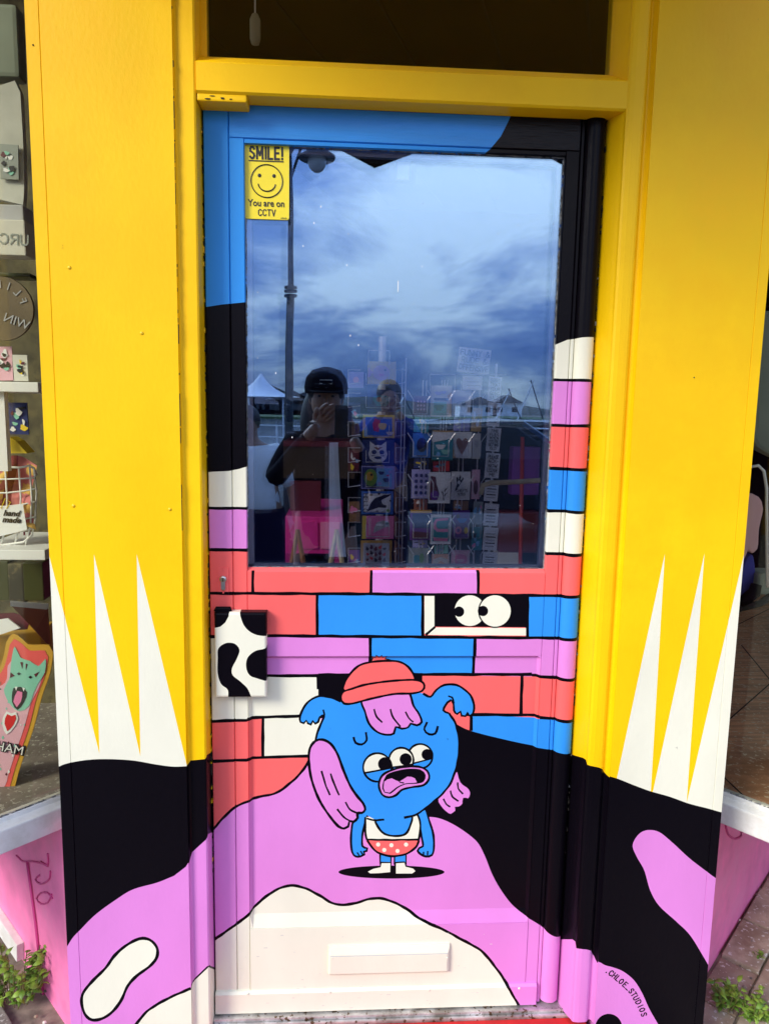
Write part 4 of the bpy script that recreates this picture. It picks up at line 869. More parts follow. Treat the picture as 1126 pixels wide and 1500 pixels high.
# display platforms inside the bays
for side, p0, d, n in ((-1, *bayL[1:]), (1, *bayR[1:])):
    m = MB(); b0 = p0-n*.004; b1 = p0+d*.62-n*.004
    m.prism([(b0.x, b0.y, .40), (b1.x, b1.y, .40), (b1.x+side*.25, b1.y+.35, .40), (side*2.2, 1.3, .40), (side*2.4, 2.4, .40), (side*.85, 2.4, .40), (side*.80, 1.1, .40), (side*.56, .2, .40)], (0, 0, .062), 'boards' if side > 0 else 'stone')
    o = m.build('display_floor'); tag(o, kind='structure')
    if side > 0:
        for (xa, ya), (xb, yb) in (((1040, 1078), (1140, 990)), ((1085, 945), (1140, 1012)), ((1040, 1120), (1140, 1215)), ((1060, 925), (1140, 885))):
            qa_, qb_ = at(xa, ya, z=.4622), at(xb, yb, z=.4622); mm = MB(); dv_ = (qb_-qa_).normalized(); nv_ = Vector((-dv_.y, dv_.x, 0))*.0022
            mm.prism([qa_-nv_, qb_-nv_, qb_+nv_, qa_+nv_], (0, 0, .0008), 'ceiling_line'); mm.build('board_joint', o)
# ceiling pull / lamp holder hanging behind the transom
q = at(374, 62, y=.30); t = empty('pendant_lamp', (q.x, .30, q.z), 'small off-white lamp holder hanging on a cord behind the transom window', 'lamp')
m = MB(); m.tube([(q.x, .30, q.z+.022), (q.x, .30, 3.0)], .0022, 'paper', 6); m.build('cord', t)
m = MB(); m.lathe([(0, 0), (.009, 0), (.0125, .012), (.0125, .052), (.007, .064), (0, .066)], (q.x, .30, q.z-.004), 'pull', 16); m.build('lamp_holder', t, smooth=True)

# ---- greetings cards and racks
def card(px0, py0, px1, py1, y, base, label, prints=(), border=None, rot=0, th=.004, text=None, name='greetings_card', cat='card', group='greetings cards on the wire racks', tcol='ink', tsize=.2, trot=0, twidth=None):
    a = at(px0, py1, y=y); b_ = at(px1, py0, y=y); cx, cz = (a.x+b_.x)/2, (a.z+b_.z)/2; W, H = b_.x-a.x, b_.z-a.z
    t = empty(name, (cx, y, a.z), label, cat, group)
    R3 = Matrix.Rotation(rot, 3, 'Y')
    def L(u, v, d=0): return Vector((cx, y-d, cz))+R3 @ Vector(((u-.5)*W, 0, (v-.5)*H))
    m = MB(); m.prism([L(0, 0), L(1, 0), L(1, 1), L(0, 1)], (0, th, 0), border or base); m.build('card_stock', t)
    k = .0006
    if border:
        m = MB(); bw = .08; m.prism([L(bw, bw*1.2, k), L(1-bw, bw*1.2, k), L(1-bw, 1-bw*1.2, k), L(bw, 1-bw*1.2, k)], (0, k*.9, 0), base); m.build('printed_field', t)
    for j, (pts, mat) in enumerate(prints):
        kk = k*(2+j*.6); m = MB(); m.prism([L(u, v, kk) for u, v in pts], (0, .0003, 0), mat); m.build('print', t)
    if text:
        p = L(.5, .5, k*9)
        if isinstance(text, tuple): p = L(text[1], text[2], k*9); text = text[0]
        nl = text.count('\n')+1
        strokes(text, W*(twidth or .8) if not trot else H*.8, H*tsize*.55, tcol, t, facing(p.x, p.y, p.z, rot+trot), pen=.17, jit=.05)
    return t
def blob(cx, cy, rx, ry, n=12, wob=.0, ph=0): return [(cx+rx*(1+wob*math.sin(3*t+ph))*math.cos(t), cy+ry*(1+wob*math.cos(2*t+ph))*math.sin(t)) for t in np.linspace(0, 2*math.pi, n, False)]
def heart(cx, cy, s, t=1.0): return [(cx, cy-s*t), (cx+s*.55, cy-s*.25), (cx+s*.85, cy+.25*s), (cx+s*.75, cy+.6*s), (cx+s*.4, cy+.72*s), (cx, cy+.42*s), (cx-s*.4, cy+.72*s), (cx-s*.75, cy+.6*s), (cx-s*.85, cy+.25*s), (cx-s*.55, cy-s*.25)]
y1 = .58
card(538, 530, 580, 562, y1, 'c_yellow', 'yellow card with a pink fish at the very top of the narrow rack', [(blob(.48, .5, .3, .34), 'c_rose'), ([(.2, .5), (.02, .75), (.02, .25)], 'c_rose'), (blob(.62, .62, .04, .05), 'ink'), (blob(.5, .4, .1, .06), 'c_pink')])
card(538, 571, 580, 603, y1, 'c_navy', 'dark blue card on the second tier of the narrow rack, just under the fish card', [(blob(.5, .5, .3, .3, wob=.2), 'c_teal'), (blob(.4, .55, .1, .12), 'c_rust')])
card(531, 608, 578, 641, y1, 'c_blue', 'blue card with a yellow border and a red and yellow figure', [([(.35, .3), (.5, .25), (.55, .75), (.38, .85), (.3, .6)], 'c_red'), (blob(.62, .5, .13, .18, wob=.2), 'c_yellow'), (blob(.85, .2, .1, .1, wob=.3), 'card_white'), ([(.05, .05), (.15, .05), (.15, .5), (.05, .4)], 'c_sky')], border='c_yellow')
card(530, 645, 577, 681, y1, 'c_navy', 'navy card with a white cat face', [(blob(.5, .45, .3, .36), 'card_white'), ([(.24, .6), (.24, .95), (.42, .78)], 'card_white'), ([(.76, .6), (.76, .95), (.58, .78)], 'card_white'), (blob(.38, .52, .08, .09), 'c_navy'), (blob(.62, .52, .08, .09), 'c_navy'), (blob(.5, .3, .12, .06), 'c_navy'), ([(.35, .72), (.65, .72), (.5, .6)], 'c_rust'), ([(.3, .35), (.45, .38), (.3, .4)], 'c_navy'), ([(.7, .35), (.55, .38), (.7, .4)], 'c_navy')])
card(529, 683, 578, 716, y1, 'c_sky', 'card with a green round face on the left and blue pattern on the right', [([(.02, .05), (.45, .05), (.45, .95), (.02, .95)], 'c_navy'), (blob(.28, .5, .2, .38), 'c_green'), (blob(.25, .55, .11, .2), 'c_ochre'), (blob(.3, .62, .04, .06), 'ink'), (blob(.6, .7, .08, .1, wob=.3), 'c_navy'), (blob(.75, .4, .09, .12, wob=.3), 'c_navy'), (blob(.87, .75, .06, .1, wob=.3), 'c_lav'), (blob(.55, .25, .06, .08), 'c_lav'), (blob(.8, .6, .05, .04), 'c_red')], border='c_lav')
card(529, 720, 576, 753, y1, 'card_white', 'white card with a leaping black dog and the word HELLO', [([(.18, .12), (.35, .2), (.55, .3), (.78, .28), (.8, .38), (.66, .45), (.62, .62), (.85, .78), (.95, .9), (.7, .85), (.42, .7), (.3, .5)], 'ink'), (blob(.3, .85, .05, .06), 'ink'), (blob(.5, .12, .05, .05), 'ink'), (blob(.85, .15, .06, .09), 'c_green'), (blob(.9, .6, .04, .05), 'ink'), (blob(.55, .9, .04, .05), 'ink'), (blob(.68, .1, .03, .04), 'ink')], border='c_blue', text=('HELLO', .13, .5), trot=math.radians(90), tsize=.36)
card(530, 756, 577, 789, y1, 'c_pink', 'magenta card with a grey whale and a yellow edge', [([(0, 0), (.13, 0), (.13, 1), (0, 1)], 'c_yellow'), ([(.2, .15), (.28, .15), (.28, .9), (.2, .9)], 'c_rose'), ([(.35, .25), (.5, .35), (.7, .5), (.88, .55), (.85, .75), (.65, .8), (.45, .72), (.38, .5)], 'card_grey'), (blob(.78, .68, .05, .06), 'ink'), (blob(.55, .62, .12, .06), 'card_white')])
card(528, 792, 574, 829, y1, 'card_grey', 'ochre bordered card with a pattern of small dark red shapes', [(blob(.2+.14*i, .25+.22*j+.06*(i % 2), .05, .07, wob=.4, ph=i+j), ['c_maroon', 'c_red', 'ink', 'c_maroon'][(i+j) % 4]) for i in range(5) for j in range(3)], border='c_ochre')
for k, (x0, c) in enumerate(((514, 'c_lav'),)):
    card(510, 545, 533, 568, y1+.05, c, 'pale violet card on the left wing of the top tier, beside the fish card', [(blob(.5, .5, .2, .2), 'c_rose')])
rk = empty('card_rack', (at(555, 830, y=y1+.12).x, y1+.12, 0), 'narrow wire spinner rack of landscape cards behind the middle of the door glass', 'rack')
xc = rk.location.x
m = MB(); m.tube([(xc, y1+.14, 0), (xc, y1+.14, 1.62)], .012, 'wire', 8); m.build('pole', rk)
m = MB(); m.tube([(at(596, 500, y=y1).x, y1+.02, .05), (at(596, 500, y=y1).x, y1+.02, 1.55)], .0022, 'wire', 5); m.tube([(at(591, 500, y=y1).x, y1+.02, .05), (at(591, 500, y=y1).x, y1+.02, 1.52)], .0018, 'wire', 5); m.build('upright_wire', rk)
m = MB(); q = at(555, 524, y=y1); m.tube([(q.x-.03, y1, q.z-.02), (q.x-.03, y1, q.z+.02), (q.x+.03, y1, q.z+.02), (q.x+.03, y1, q.z-.02)], .0015, 'wire', 5); m.build('header_wire', rk)
for k, py in enumerate((558, 592, 634, 672, 708, 745, 781, 819)):
    for (xa, xb, yo) in ((510, 528, .05), (536, 570, -.008), (579, 594, .05)):
        a = at(xa, py+5, y=y1+yo); b_ = at(xb, py-16, y=y1+yo)
        m = MB(); m.tube([(b_.x, y1+yo, b_.z), (a.x, y1+yo, b_.z), (a.x, y1+yo-.01, a.z), (b_.x, y1+yo-.01, a.z+.006)] if xa != 536 else [(a.x, y1+.02, b_.z-.01), (a.x, y1+yo, b_.z-.01), (a.x, y1+yo, a.z), (b_.x, y1+yo, a.z), (b_.x, y1+yo, b_.z-.01), (b_.x, y1+.02, b_.z-.01)], .0015, 'wire', 5); m.build('wire_pocket', rk)
    if k > 1:
        a = at(579, py+8, y=y1+.06); b_ = at(591, py-22, y=y1+.06); m = MB()
        for j in range(5): m.box((a.x+(b_.x-a.x)*j/5+.001, y1+.05+.004*j, a.z), (a.x+(b_.x-a.x)*(j+.8)/5, y1+.13, b_.z-.004*j), 'card_brown')
        o = m.build('card_stack'); tag(o, 'brown card edges, right wing of the narrow rack, tier %s from the bottom' % ['', 'one', 'two', 'three', 'four', 'five', 'six', 'seven'][8-k], 'cards', 'edge-on card stacks')
y2 = .82
G2 = 'greetings cards on the wire racks'
card(605, 580, 628, 608, y2+.05, 'c_maroon', 'dark red patterned card at the top left of the wide rack', [(blob(.3+.2*i, .3+.2*j, .06, .06), 'c_rose') for i in range(3) for j in range(3)])
card(630, 565, 662, 610, y2, 'paper', 'cream card with green drawing and ochre edge, topmost middle of the wide rack', [([(.08, .05), (.75, .05), (.75, .48), (.08, .48)], 'c_mint'), ([(.8, 0), (1, 0), (1, .8), (.8, .7)], 'c_ochre'), ([(.15, .52), (.85, .52), (.85, .6), (.15, .6)], 'ink'), (blob(.35, .75, .15, .08, wob=.3), 'c_lav'), (blob(.6, .78, .12, .06, wob=.3), 'c_lav'), (blob(.4, .28, .2, .14, wob=.4), 'c_green')])
card(662, 572, 690, 608, y2+.03, 'card_white', 'white card with a grey sketched figure, topmost on the right of the wide rack', [(blob(.5, .35, .3, .26, wob=.2), 'card_grey'), (blob(.6, .45, .12, .1), 'ink'), (blob(.3, .25, .1, .08), 'ink')])
card(604, 635, 631, 670, y2+.05, 'c_blue', 'blue card with a black circle', [(blob(.5, .52, .28, .3, 20), 'ink'), ([(.25, .05), (.75, .05), (.75, .1), (.25, .1)], 'c_navy')])
card(632, 631, 664, 674, y2, 'c_teal', 'turquoise and white card above the card with the purple figure', [([(0, .6), (1, .75), (1, 1), (0, 1)], 'card_white'), (blob(.4, .45, .2, .12, wob=.4), 'card_white'), (blob(.65, .28, .18, .12, wob=.4), 'c_mint'), (blob(.3, .2, .1, .08), 'c_sky'), ([(0, .96), (1, .96), (1, 1), (0, 1)], 'c_ochre')])
card(662, 633, 691, 671, y2+.03, 'card_white', 'white card with a large rust brown heart', [(heart(.5, .5, .38), 'c_rust'), ([(.0, .0), (.2, 0), (.0, .5)], 'c_ochre')])
card(691, 635, 704, 672, y2+.07, 'paper', 'narrow beige card at the right edge beside the heart card', [(blob(.5, .6, .25, .2, wob=.3), 'card_grey')])
card(602, 688, 630, 730, y2+.05, 'c_lav', 'violet blue card with a grid of dark dots', [(blob(.25+.27*i, .2+.2*j, .09, .065), 'c_navy') for i in range(3) for j in range(4)])
card(627, 692, 660, 737, y2, 'card_white', 'white card with a purple figure and black leaf sprig', [([(.05, .1), (.4, .1), (.5, .3), (.42, .5), (.35, .62), (.32, .85), (.08, .88)], 'c_maroon'), (blob(.28, .25, .2, .16), 'c_purple'), ([(.68, .1), (.74, .1), (.62, .5)], 'ink'), ([(.72, .2), (.9, .38), (.74, .3)], 'ink'), ([(.72, .35), (.9, .55), (.72, .44)], 'ink'), ([(.68, .25), (.55, .42), (.68, .34)], 'ink')])
card(660, 691, 689, 732, y2+.03, 'card_white', "white card with a drawn hand and the words CHEF'S KISS", [([(.12, .3), (.2, .35), (.3, .55), (.25, .8), (.33, .82), (.36, .7), (.45, .88), (.5, .84), (.47, .68), (.62, .8), (.64, .74), (.5, .58), (.42, .5), (.3, .35)], 'ink'), (blob(.4, .62, .07, .07), 'card_white')], text=("CHEF'S\nKISS", .55, .27), tsize=.17, twidth=.65)
card(690, 688, 703, 731, y2+.07, 'c_rose', 'narrow dusky pink card at the right edge beside the hand card', [(blob(.5, .4, .3, .25), 'c_maroon')])
card(600, 747, 632, 791, y2+.05, 'c_purple', 'purple and blue card with a yellow top edge', [([(0, .9), (1, .9), (1, 1), (0, 1)], 'c_ochre'), ([(.1, .4), (.95, .4), (.95, .88), (.1, .88)], 'c_navy'), ([(.1, .05), (.9, .05), (.9, .25), (.1, .3)], 'c_maroon')])
card(630, 754, 661, 797, y2, 'c_teal', 'teal card with pink bends and a white border', [([(.12, .55), (.3, .42), (.85, .42), (.85, .52), (.35, .52), (.25, .62), (.3, .78), (.85, .82), (.85, .9), (.25, .86), (.12, .72)], 'c_pink'), ([(.15, .12), (.85, .1), (.85, .2), (.15, .24)], 'c_pink')], border='card_white')
card(662, 748, 688, 789, y2+.03, 'c_purple', 'purple card with pink and yellow rings', [(blob(.35, .3, .2, .14), 'c_pink'), (blob(.35, .3, .1, .07), 'c_purple'), (blob(.8, .3, .12, .12), 'c_yellow'), (blob(.55, .65, .25, .12, wob=.4), 'c_blue'), (blob(.3, .8, .12, .08), 'c_maroon')])
card(598, 803, 628, 832, y2+.05, 'c_grey', 'grey green card with a dark green coil, bottom left of the wide rack', [(blob(.4, .45, .2, .22), 'c_teal'), (blob(.65, .5, .12, .25), 'c_green')])
card(632, 812, 658, 836, y2, 'c_peach', 'peach card half hidden by the bottom edge of the glass', [([(.1, .3), (.5, .6), (.9, .4), (.9, .7), (.5, .85), (.1, .7)], 'paper')])
card(660, 806, 688, 836, y2+.03, 'c_rose', 'pale pink card at the bottom right of the wide rack', [(blob(.5, .5, .35, .35, wob=.1), 'c_pink'), (blob(.5, .5, .2, .1, wob=.3), 'c_rose')])
EX = [(606, 612, 628, 633, 'c_teal', 'dark teal card between the maroon card and the black circle card'), (690, 598, 706, 632, 'c_ochre', 'ochre patterned card at the right edge above the narrow beige card'), (692, 735, 707, 768, 'c_grey', 'grey green card at the right edge below the dusky pink card'),
      (690, 772, 706, 806, 'c_teal', 'blue green card at the right edge near the bottom of the wide rack'), (664, 612, 688, 631, 'c_lav', 'small violet card between the grey sketch and the heart card'), (634, 676, 658, 690, 'c_red', 'red and blue card just above the purple figure card'),
      (606, 672, 628, 686, 'c_navy', 'dark blue card under the black circle card'), (664, 734, 686, 747, 'card_brown', 'brown card under the hand drawing card'), (606, 732, 626, 746, 'c_rust', 'rust card under the dotted card'), (636, 799, 656, 811, 'c_mint', 'mint card under the teal card with pink bends'),
      (604, 792, 626, 802, 'c_lav', 'violet strip of card under the purple and blue card'), (510, 590, 528, 618, 'c_navy', 'dark blue card in the left wing of the narrow rack, second tier'), (510, 660, 526, 690, 'c_maroon', 'maroon card in the left wing of the narrow rack, beside the cat'), (511, 735, 527, 764, 'card_brown', 'brown card in the left wing of the narrow rack, beside the black dog'), (511, 806, 527, 832, 'c_purple', 'purple card in the left wing at the foot of the narrow rack')]
for k, (xa, ya, xb, yb, mt, lb) in enumerate(EX):
    rr_ = random.Random(k); card(xa, ya, xb, yb, (y2 if xa > 600 else y1)+.09, mt, lb, [(blob(rr_.uniform(.2, .8), rr_.uniform(.2, .8), rr_.uniform(.08, .2), rr_.uniform(.06, .16), wob=.3, ph=k+q_), rr_.choice(['card_white', 'c_pink', 'c_yellow', 'ink', 'c_sky'])) for q_ in range(4)], rot=rr_.uniform(-.05, .05))
card(677, 551, 706, 571, y2+.02, 'card_white', 'small white price card under the lettered sign on the wide rack', [([(.2, .3), (.9, .3), (.9, .36), (.2, .36)], 'card_grey'), ([(.2, .55), (.8, .55), (.8, .61), (.2, .61)], 'card_grey')])
card(670, 511, 718, 546, y2-.02, 'card_white', 'white hand-lettered sign reading FUNNY & RUDE & OFFENSIVE', [], rot=math.radians(5), text='FUNNY &\nRUDE &\nOFFENSIVE', tsize=.40, name='rack_sign', cat='sign', group=None, twidth=.9, tcol='c_navy')
strips = [(714, 552, 734, 588, 'SORRY\nTHAT\nYOUR\nGOING\nBALD'), (713, 590, 733, 624, 'I HOPE\nYOUR\nDAY IS\nNOT\nAWFUL'), (712, 627, 733, 661, "TIME\nFLIES\nWHEN\nYOU'RE\nGETTING\nOLD"), (710, 664, 732, 700, 'PLEASE\nACK-\nNOW\nLEDGE\nME'), (709, 704, 730, 734, 'WITH\nYOU\n&\nLOVE'), (708, 738, 730, 770, 'HAPPY\nDAY'), (707, 773, 729, 806, 'CHEER\nUP'), (706, 809, 728, 836, 'WITH\nLOVE')]
for k, (x0, ya, x1_, yb, tx) in enumerate(strips):
    first = tx.replace('\n', ' ').replace('- ', '').replace("'", "'")
    legible = k in (0, 2, 3)
    card(x0, ya, x1_, yb, y2-.1+.004*k, 'card_white', ('tall narrow white card lettered '+first) if legible else ['', 'scribbled tall card right under the SORRY card', '', '', 'scribbled tall card just under the pale wooden rail', 'sixth scribbled card from the top of the right hand column', 'last but one scribbled card in the right hand column', 'lowest scribbled card in the right hand column'][k], [] if legible else [([(.15, .15+.14*j), (.75+.1*(j % 2), .15+.14*j), (.8, .2+.14*j), (.15, .2+.14*j)], ['card_grey', 'ink'][(j+k) % 2]) for j in range(5)], rot=math.radians(3), text=tx if legible else None, tsize=.24 if k != 2 else .20, twidth=.72)
rk2 = empty('card_rack', (at(650, 830, y=y2+.15).x, y2+.15, 0), 'wide wire spinner rack of upright cards on the right behind the door glass', 'rack')
for px, yo in ((616, .07), (621, .07), (643, .02), (647, .02), (651, .02), (671, .05), (677, .05), (698, .1)):
    x = at(px, 700, y=y2+yo).x; m = MB(); m.tube([(x, y2+yo, .1), (x, y2+yo, 1.5)], .0022, 'wire', 5); m.build('upright_wire', rk2)
m = MB(); q = at(648, 560, y=y2); m.tube([(q.x-.04, y2, q.z-.03), (q.x-.04, y2, q.z+.025), (q.x+.04, y2, q.z+.025), (q.x+.04, y2, q.z-.03)], .0016, 'wire', 5); m.build('header_wire', rk2)
for py in (600, 662, 722, 782, 826):
    for xa, xb, yo in ((605, 626, .04), (634, 657, -.01), (665, 686, .02), (692, 704, .06)):
        a = at(xa, py+6, y=y2+yo); b_ = at(xb, py-14, y=y2+yo)
        m = MB(); m.tube([(a.x-.02, y2+yo, b_.z+.03), (a.x, y2+yo, b_.z), (a.x, y2+yo, a.z), (b_.x, y2+yo, a.z), (b_.x, y2+yo, b_.z), (b_.x+.02, y2+yo, b_.z+.03)], .0015, 'wire', 5); m.build('wire_pocket', rk2)
x = at(720, 700, y=y2-.06).x; m = MB(); m.tube([(x, y2-.06, .1), (x, y2-.06, 1.55)], .004, 'wire', 6); m.build('upright_wire', rk2)
m = MB(); m.tube([(at(665, 550, y=y2).x, y2-.06, at(665, 550, y=y2).z), (at(735, 550, y=y2).x, y2-.06, at(735, 550, y=y2).z)], .0015, 'wire', 5); m.build('header_wire', rk2)
# pale rail, pink cabinet, easels, dark table
a, b_ = at(704, 712, y=.62), at(802, 703, y=.62)
m = MB(); m.tube([(a.x, .62, a.z-.025), (a.x+.006, .62, a.z+.002), (a.x+.03, .62, a.z+.010), ((a.x+b_.x)/2, .62, a.z*.4+b_.z*.6+.001), (b_.x, .62, b_.z)], [.007, .0085, .008, .0075, .008], 'wood_pale', 8); tag(m.build('wooden_rail', smooth=True), 'pale bent wooden rail low on the right behind the door glass', 'rail')
cb = empty('cabinet', (at(457, 800, y=1.15).x, 1.15, 0), 'magenta pink cabinet standing low on the left behind the door glass', 'cabinet')
a, b_ = at(418, 803, y=1.15), at(502, 757, y=1.15)
m = MB(); m.box((a.x, 1.15, a.z-.02), (b_.x, 1.7, b_.z), 'magenta'); m.build('cabinet_top_box', cb, bevel=.003)
m = MB(); m.box((a.x+.01, 1.143, a.z), (a.x+.12, 1.149, b_.z-.02), 'magenta'); m.build('drawer_front', cb)
m = MB(); m.box((a.x+.13, 1.143, a.z), (b_.x-.01, 1.149, b_.z-.02), 'c_pink'); m.build('drawer_front', cb)
for xx in (a.x, b_.x-.03): m = MB(); m.box((xx, 1.15, 0), (xx+.03, 1.94, a.z-.02), 'magenta_dark'); m.build('leg', cb)
for k, (px, mat) in enumerate(((436, 'wood_orange'), (493, 'wood_pale'))):
    t = empty('easel', (at(px, 830, y=.95).x, .95, 0), ['orange brown wooden easel foot in front of the pink cabinet', 'duller easel foot at the right end of the pink cabinet'][k], 'easel')
    q = at(px, 776, y=.95)
    for s_ in (-1, 1):
        m = MB(); m.tube([(q.x, .95, q.z), (q.x+s_*.055, .95, q.z-.32)], [.008, .012], mat, 6); m.build('leg', t)
m = MB(); a, b_ = at(415, 700, y=2.6), at(520, 655, y=2.6); m.box((a.x, 2.6, a.z), (b_.x, 3.1, b_.z), 'table_dark'); m.box((a.x, 2.59, b_.z), (b_.x, 3.12, b_.z+.03), 'c_maroon'); o = m.build('side_table'); tag(o, 'dark wooden table deep in the shop left of the racks', 'table')
m = MB()
a, b_ = at(425, 757, y=1.3), at(470, 705, y=1.3); m.box((a.x, 1.3, a.z), (b_.x, 1.32, b_.z), 'c_maroon'); tag(m.build('picture_board'), 'dim maroon picture board standing on the pink cabinet', 'board')
for k, (px, py, w_, h_, mt) in enumerate(((760, 780, 60, 60, 'c_maroon'), (770, 690, 44, 70, 'c_purple'), (745, 822, 40, 26, 'card_grey'))):
    a, b_ = at(px-w_/2, py+h_/2, y=2.9), at(px+w_/2, py-h_/2, y=2.9); m = MB(); m.box((a.x, 2.9, a.z), (b_.x, 3.0, b_.z), mt)
    tag(m.build('storage_box', bevel=.01), ['maroon box low at the back right of the shop', 'dark purple box high at the back right of the shop', 'grey box at the lower right corner behind the glass'][k], 'box')
a, b_ = at(765, 830, y=2.5), at(765, 640, y=2.5); m = MB(); m.tube([(a.x, 2.5, 0), (b_.x, 2.5, b_.z)], .012, 'rust_rail', 8); tag(m.build('reflected_red_pole', smooth=True), 'thin red pole at the right behind the door glass, standing in for a reflected post', 'pole')  # pole added indoors to imitate a red post reflected in the glass

# ---- things in the left bay window
yl = .30
def lp(px, py, y=yl): return at(px, py, y=y)
def slab(px0, py0, px1, py1, y, th, mat, name, label, cat, bev=0, parent=None):
    a, b_ = at(px0, py1, y=y), at(px1, py0, y=y); m = MB(); m.box((a.x, y, a.z), (b_.x, y+th, b_.z), mat); o = m.build(name, parent, bevel=bev)
    if parent is None: tag(o, label, cat)
    return o
slab(-70, 0, 60, 1150, .72, .03, 'back_dark', 'back_panel', 'dark wooden back panel behind the left window display', 'panel')
slab(-40, 560, 56, 573, .22, .26, 'card_white', 'shelf', 'upper white shelf in the left window, above the wire basket', 'shelf', .002)
slab(-40, 806, 66, 820, .22, .26, 'card_white', 'shelf', 'lower white shelf in the left window, carrying the wire basket', 'shelf', .002)
slab(-4, 572, 6, 690, .24, .02, 'card_white', 'shelf_post', 'short white post under the upper shelf in the left window', 'post')
m = MB(); ring = smooth([(-40, 130), (0, 125), (22, 118), (30, 135), (34, 300), (0, 292), (-40, 300)], False, 20); m.prism([lp(p[0], p[1], .34) for p in ring], (0, .02, 0), 'paper_dim'); tag(m.build('paper_bag'), 'large pale paper bag high in the left window', 'bag')
slab(-40, 5, 24, 110, .38, .05, 'fabric_sage', 'plant_pot_cover', 'dull green folded cloth at the top of the left window', 'cloth', .01)
bx = empty('box_sign', lp(0, 390, .30), 'small beige box in the left window with URCH seen mirrored', 'box')
slab(-40, 322, 36, 372, .30, .06, 'paper', 'box_body', None, None, .003, bx); slab(-40, 300, 34, 322, .32, .06, 'card_grey', 'box_lid', None, None, .003, bx)
q = lp(14, 350, .2985); strokes('URCH', .085, .022, 'c_grey', bx, facing(q.x, .2985, q.z, math.radians(3), -1), pen=.16)
rs = empty('round_sign', lp(10, 500, .30), 'dark round sign with mirrored white lettering in the left window', 'sign')
m = MB(); c0 = lp(2, 452, .30); m.prism([(c0.x+.075*math.cos(t), .30, c0.z+.075*math.sin(t)) for t in np.linspace(0, 2*math.pi, 28, False)], (0, .01, 0), 'wood_dark'); m.build('disc', rs)
for i, ch in enumerate('FLIPP'):
    t = math.radians(20+24*i); lettering(ch, .026, 'card_grey', rs, facing(c0.x+.055*math.cos(t), .2985, c0.z+.055*math.sin(t), math.radians(90)-t, -1))
lettering('WIN', .030, 'card_grey', rs, facing(c0.x+.035, .2985, c0.z-.03, math.radians(20), -1))
m = MB(); c0 = lp(20, 652, .36); m.prism([lp(4, 664, .36), lp(14, 640, .36), lp(24, 646, .36), lp(40, 664, .36)], (0, .05, 0), 'c_yellow'); tag(m.build('yellow_bag'), 'yellow cloth corner above the striped scarf in the left window', 'bag')
sc = empty('scarf', lp(20, 760, .30), 'folded maroon and pink chequered scarf lying in the wire basket', 'scarf')
m = MB(); gu, gv = 30, 34; pp = []
for i in range(gu+1):
    for j in range(gv+1):
        a, b_ = i/gu, j/gv
        px = -34+84*a+5*math.sin(b_*5+a*2); py = 664+6*math.sin(a*7)+b_*108+14*a*(1-b_)
        pp.append(lp(px, py, .318+.016*math.sin(a*9+b_*3)+.010*math.sin(b_*14+a*3)-.02*b_))
mats = ['knit_a', 'knit_b', 'knit_b', 'knit_a', 'knit_c', 'knit_b']
for k, mt in enumerate(('knit_a', 'knit_b', 'knit_c')):
    fs = [(i*(gv+1)+j, (i+1)*(gv+1)+j, (i+1)*(gv+1)+j+1, i*(gv+1)+j+1) for i in range(gu) for j in range(gv) if mats[(i//5*2+(j+i//3)//5*3) % 6] == mt]
    m.add(pp, fs, mt)
m.build('knitted_cloth', sc, smooth=True)
for k in range(9):
    m = MB(); q = lp(-20+8*k, 770+3*math.sin(k), .296); m.tube([q, q+Vector((.001, -.004, -.02))], .0022, 'knit_a', 5); m.build('tassel', sc)
wb_ = empty('wire_basket', lp(20, 800, .28), 'white wire basket on the lower shelf of the left window, holding the scarf', 'basket')
def wire(pts, r=.0022):
    m = MB(); m.tube([lp(p[0], p[1], p[2] if len(p) > 2 else .285) for p in pts], r, 'wire_white', 6); m.build('wire', wb_, smooth=True)
wire([(-40, 683), (0, 684), (30, 685), (44, 682), (50, 686), (54, 695, .33)], .003); wire([(-40, 797), (0, 799), (35, 794), (48, 783)], .003)
for yy0, yy1 in ((702, 700), (722, 716), (742, 735), (764, 757), (782, 773)): wire([(-40, yy0), (10, yy0), (36, (yy0+yy1)/2), (52, yy1)])
for x0 in (-14, 8, 28, 44): wire([(x0, 684), (x0+3, 730), (x0+1, 770), (x0-6, 798)])
wire([(50, 686), (54, 720, .30), (52, 760, .29), (47, 786)])
tg = empty('price_tag', lp(18, 785, .27), 'white swing tag with black script hanging on the wire basket', 'tag')
m = MB(); m.prism([lp(-10, 745, .272), lp(34, 739, .272), lp(40, 776, .272), (lp(-10, 788, .272))], (0, .001, 0), 'card_white'); m.build('tag_card', tg)
q = lp(17, 757, .2705); lettering('hand\nmade', .020, 'ink', tg, facing(q.x, .2705, q.z, math.radians(3)), bold=.03, shear=.3); m = MB(); m.tube([lp(2, 745, .271), lp(8, 730, .271), lp(16, 736, .271), lp(10, 745, .271)], .0012, 'c_yellow', 5); m.build('string', tg)
for px0, px1, py0, py1, mt, lb in ((-30, 12, 822, 880, 'olive', 'dim olive green box under the lower shelf in the left window'), (14, 34, 826, 884, 'back_dark', 'narrow brown box under the lower shelf beside the green one'), (36, 62, 824, 880, 'olive', 'dark olive box under the lower shelf by the window jamb'), (-30, 44, 400, 404, 'olive', 'thin dark shelf edge behind the round sign in the left window')):
    slab(px0, py0, px1, py1, .40, .06, mt, 'storage_box', lb, 'box' if py1-py0 > 9 else 'shelf', .003)
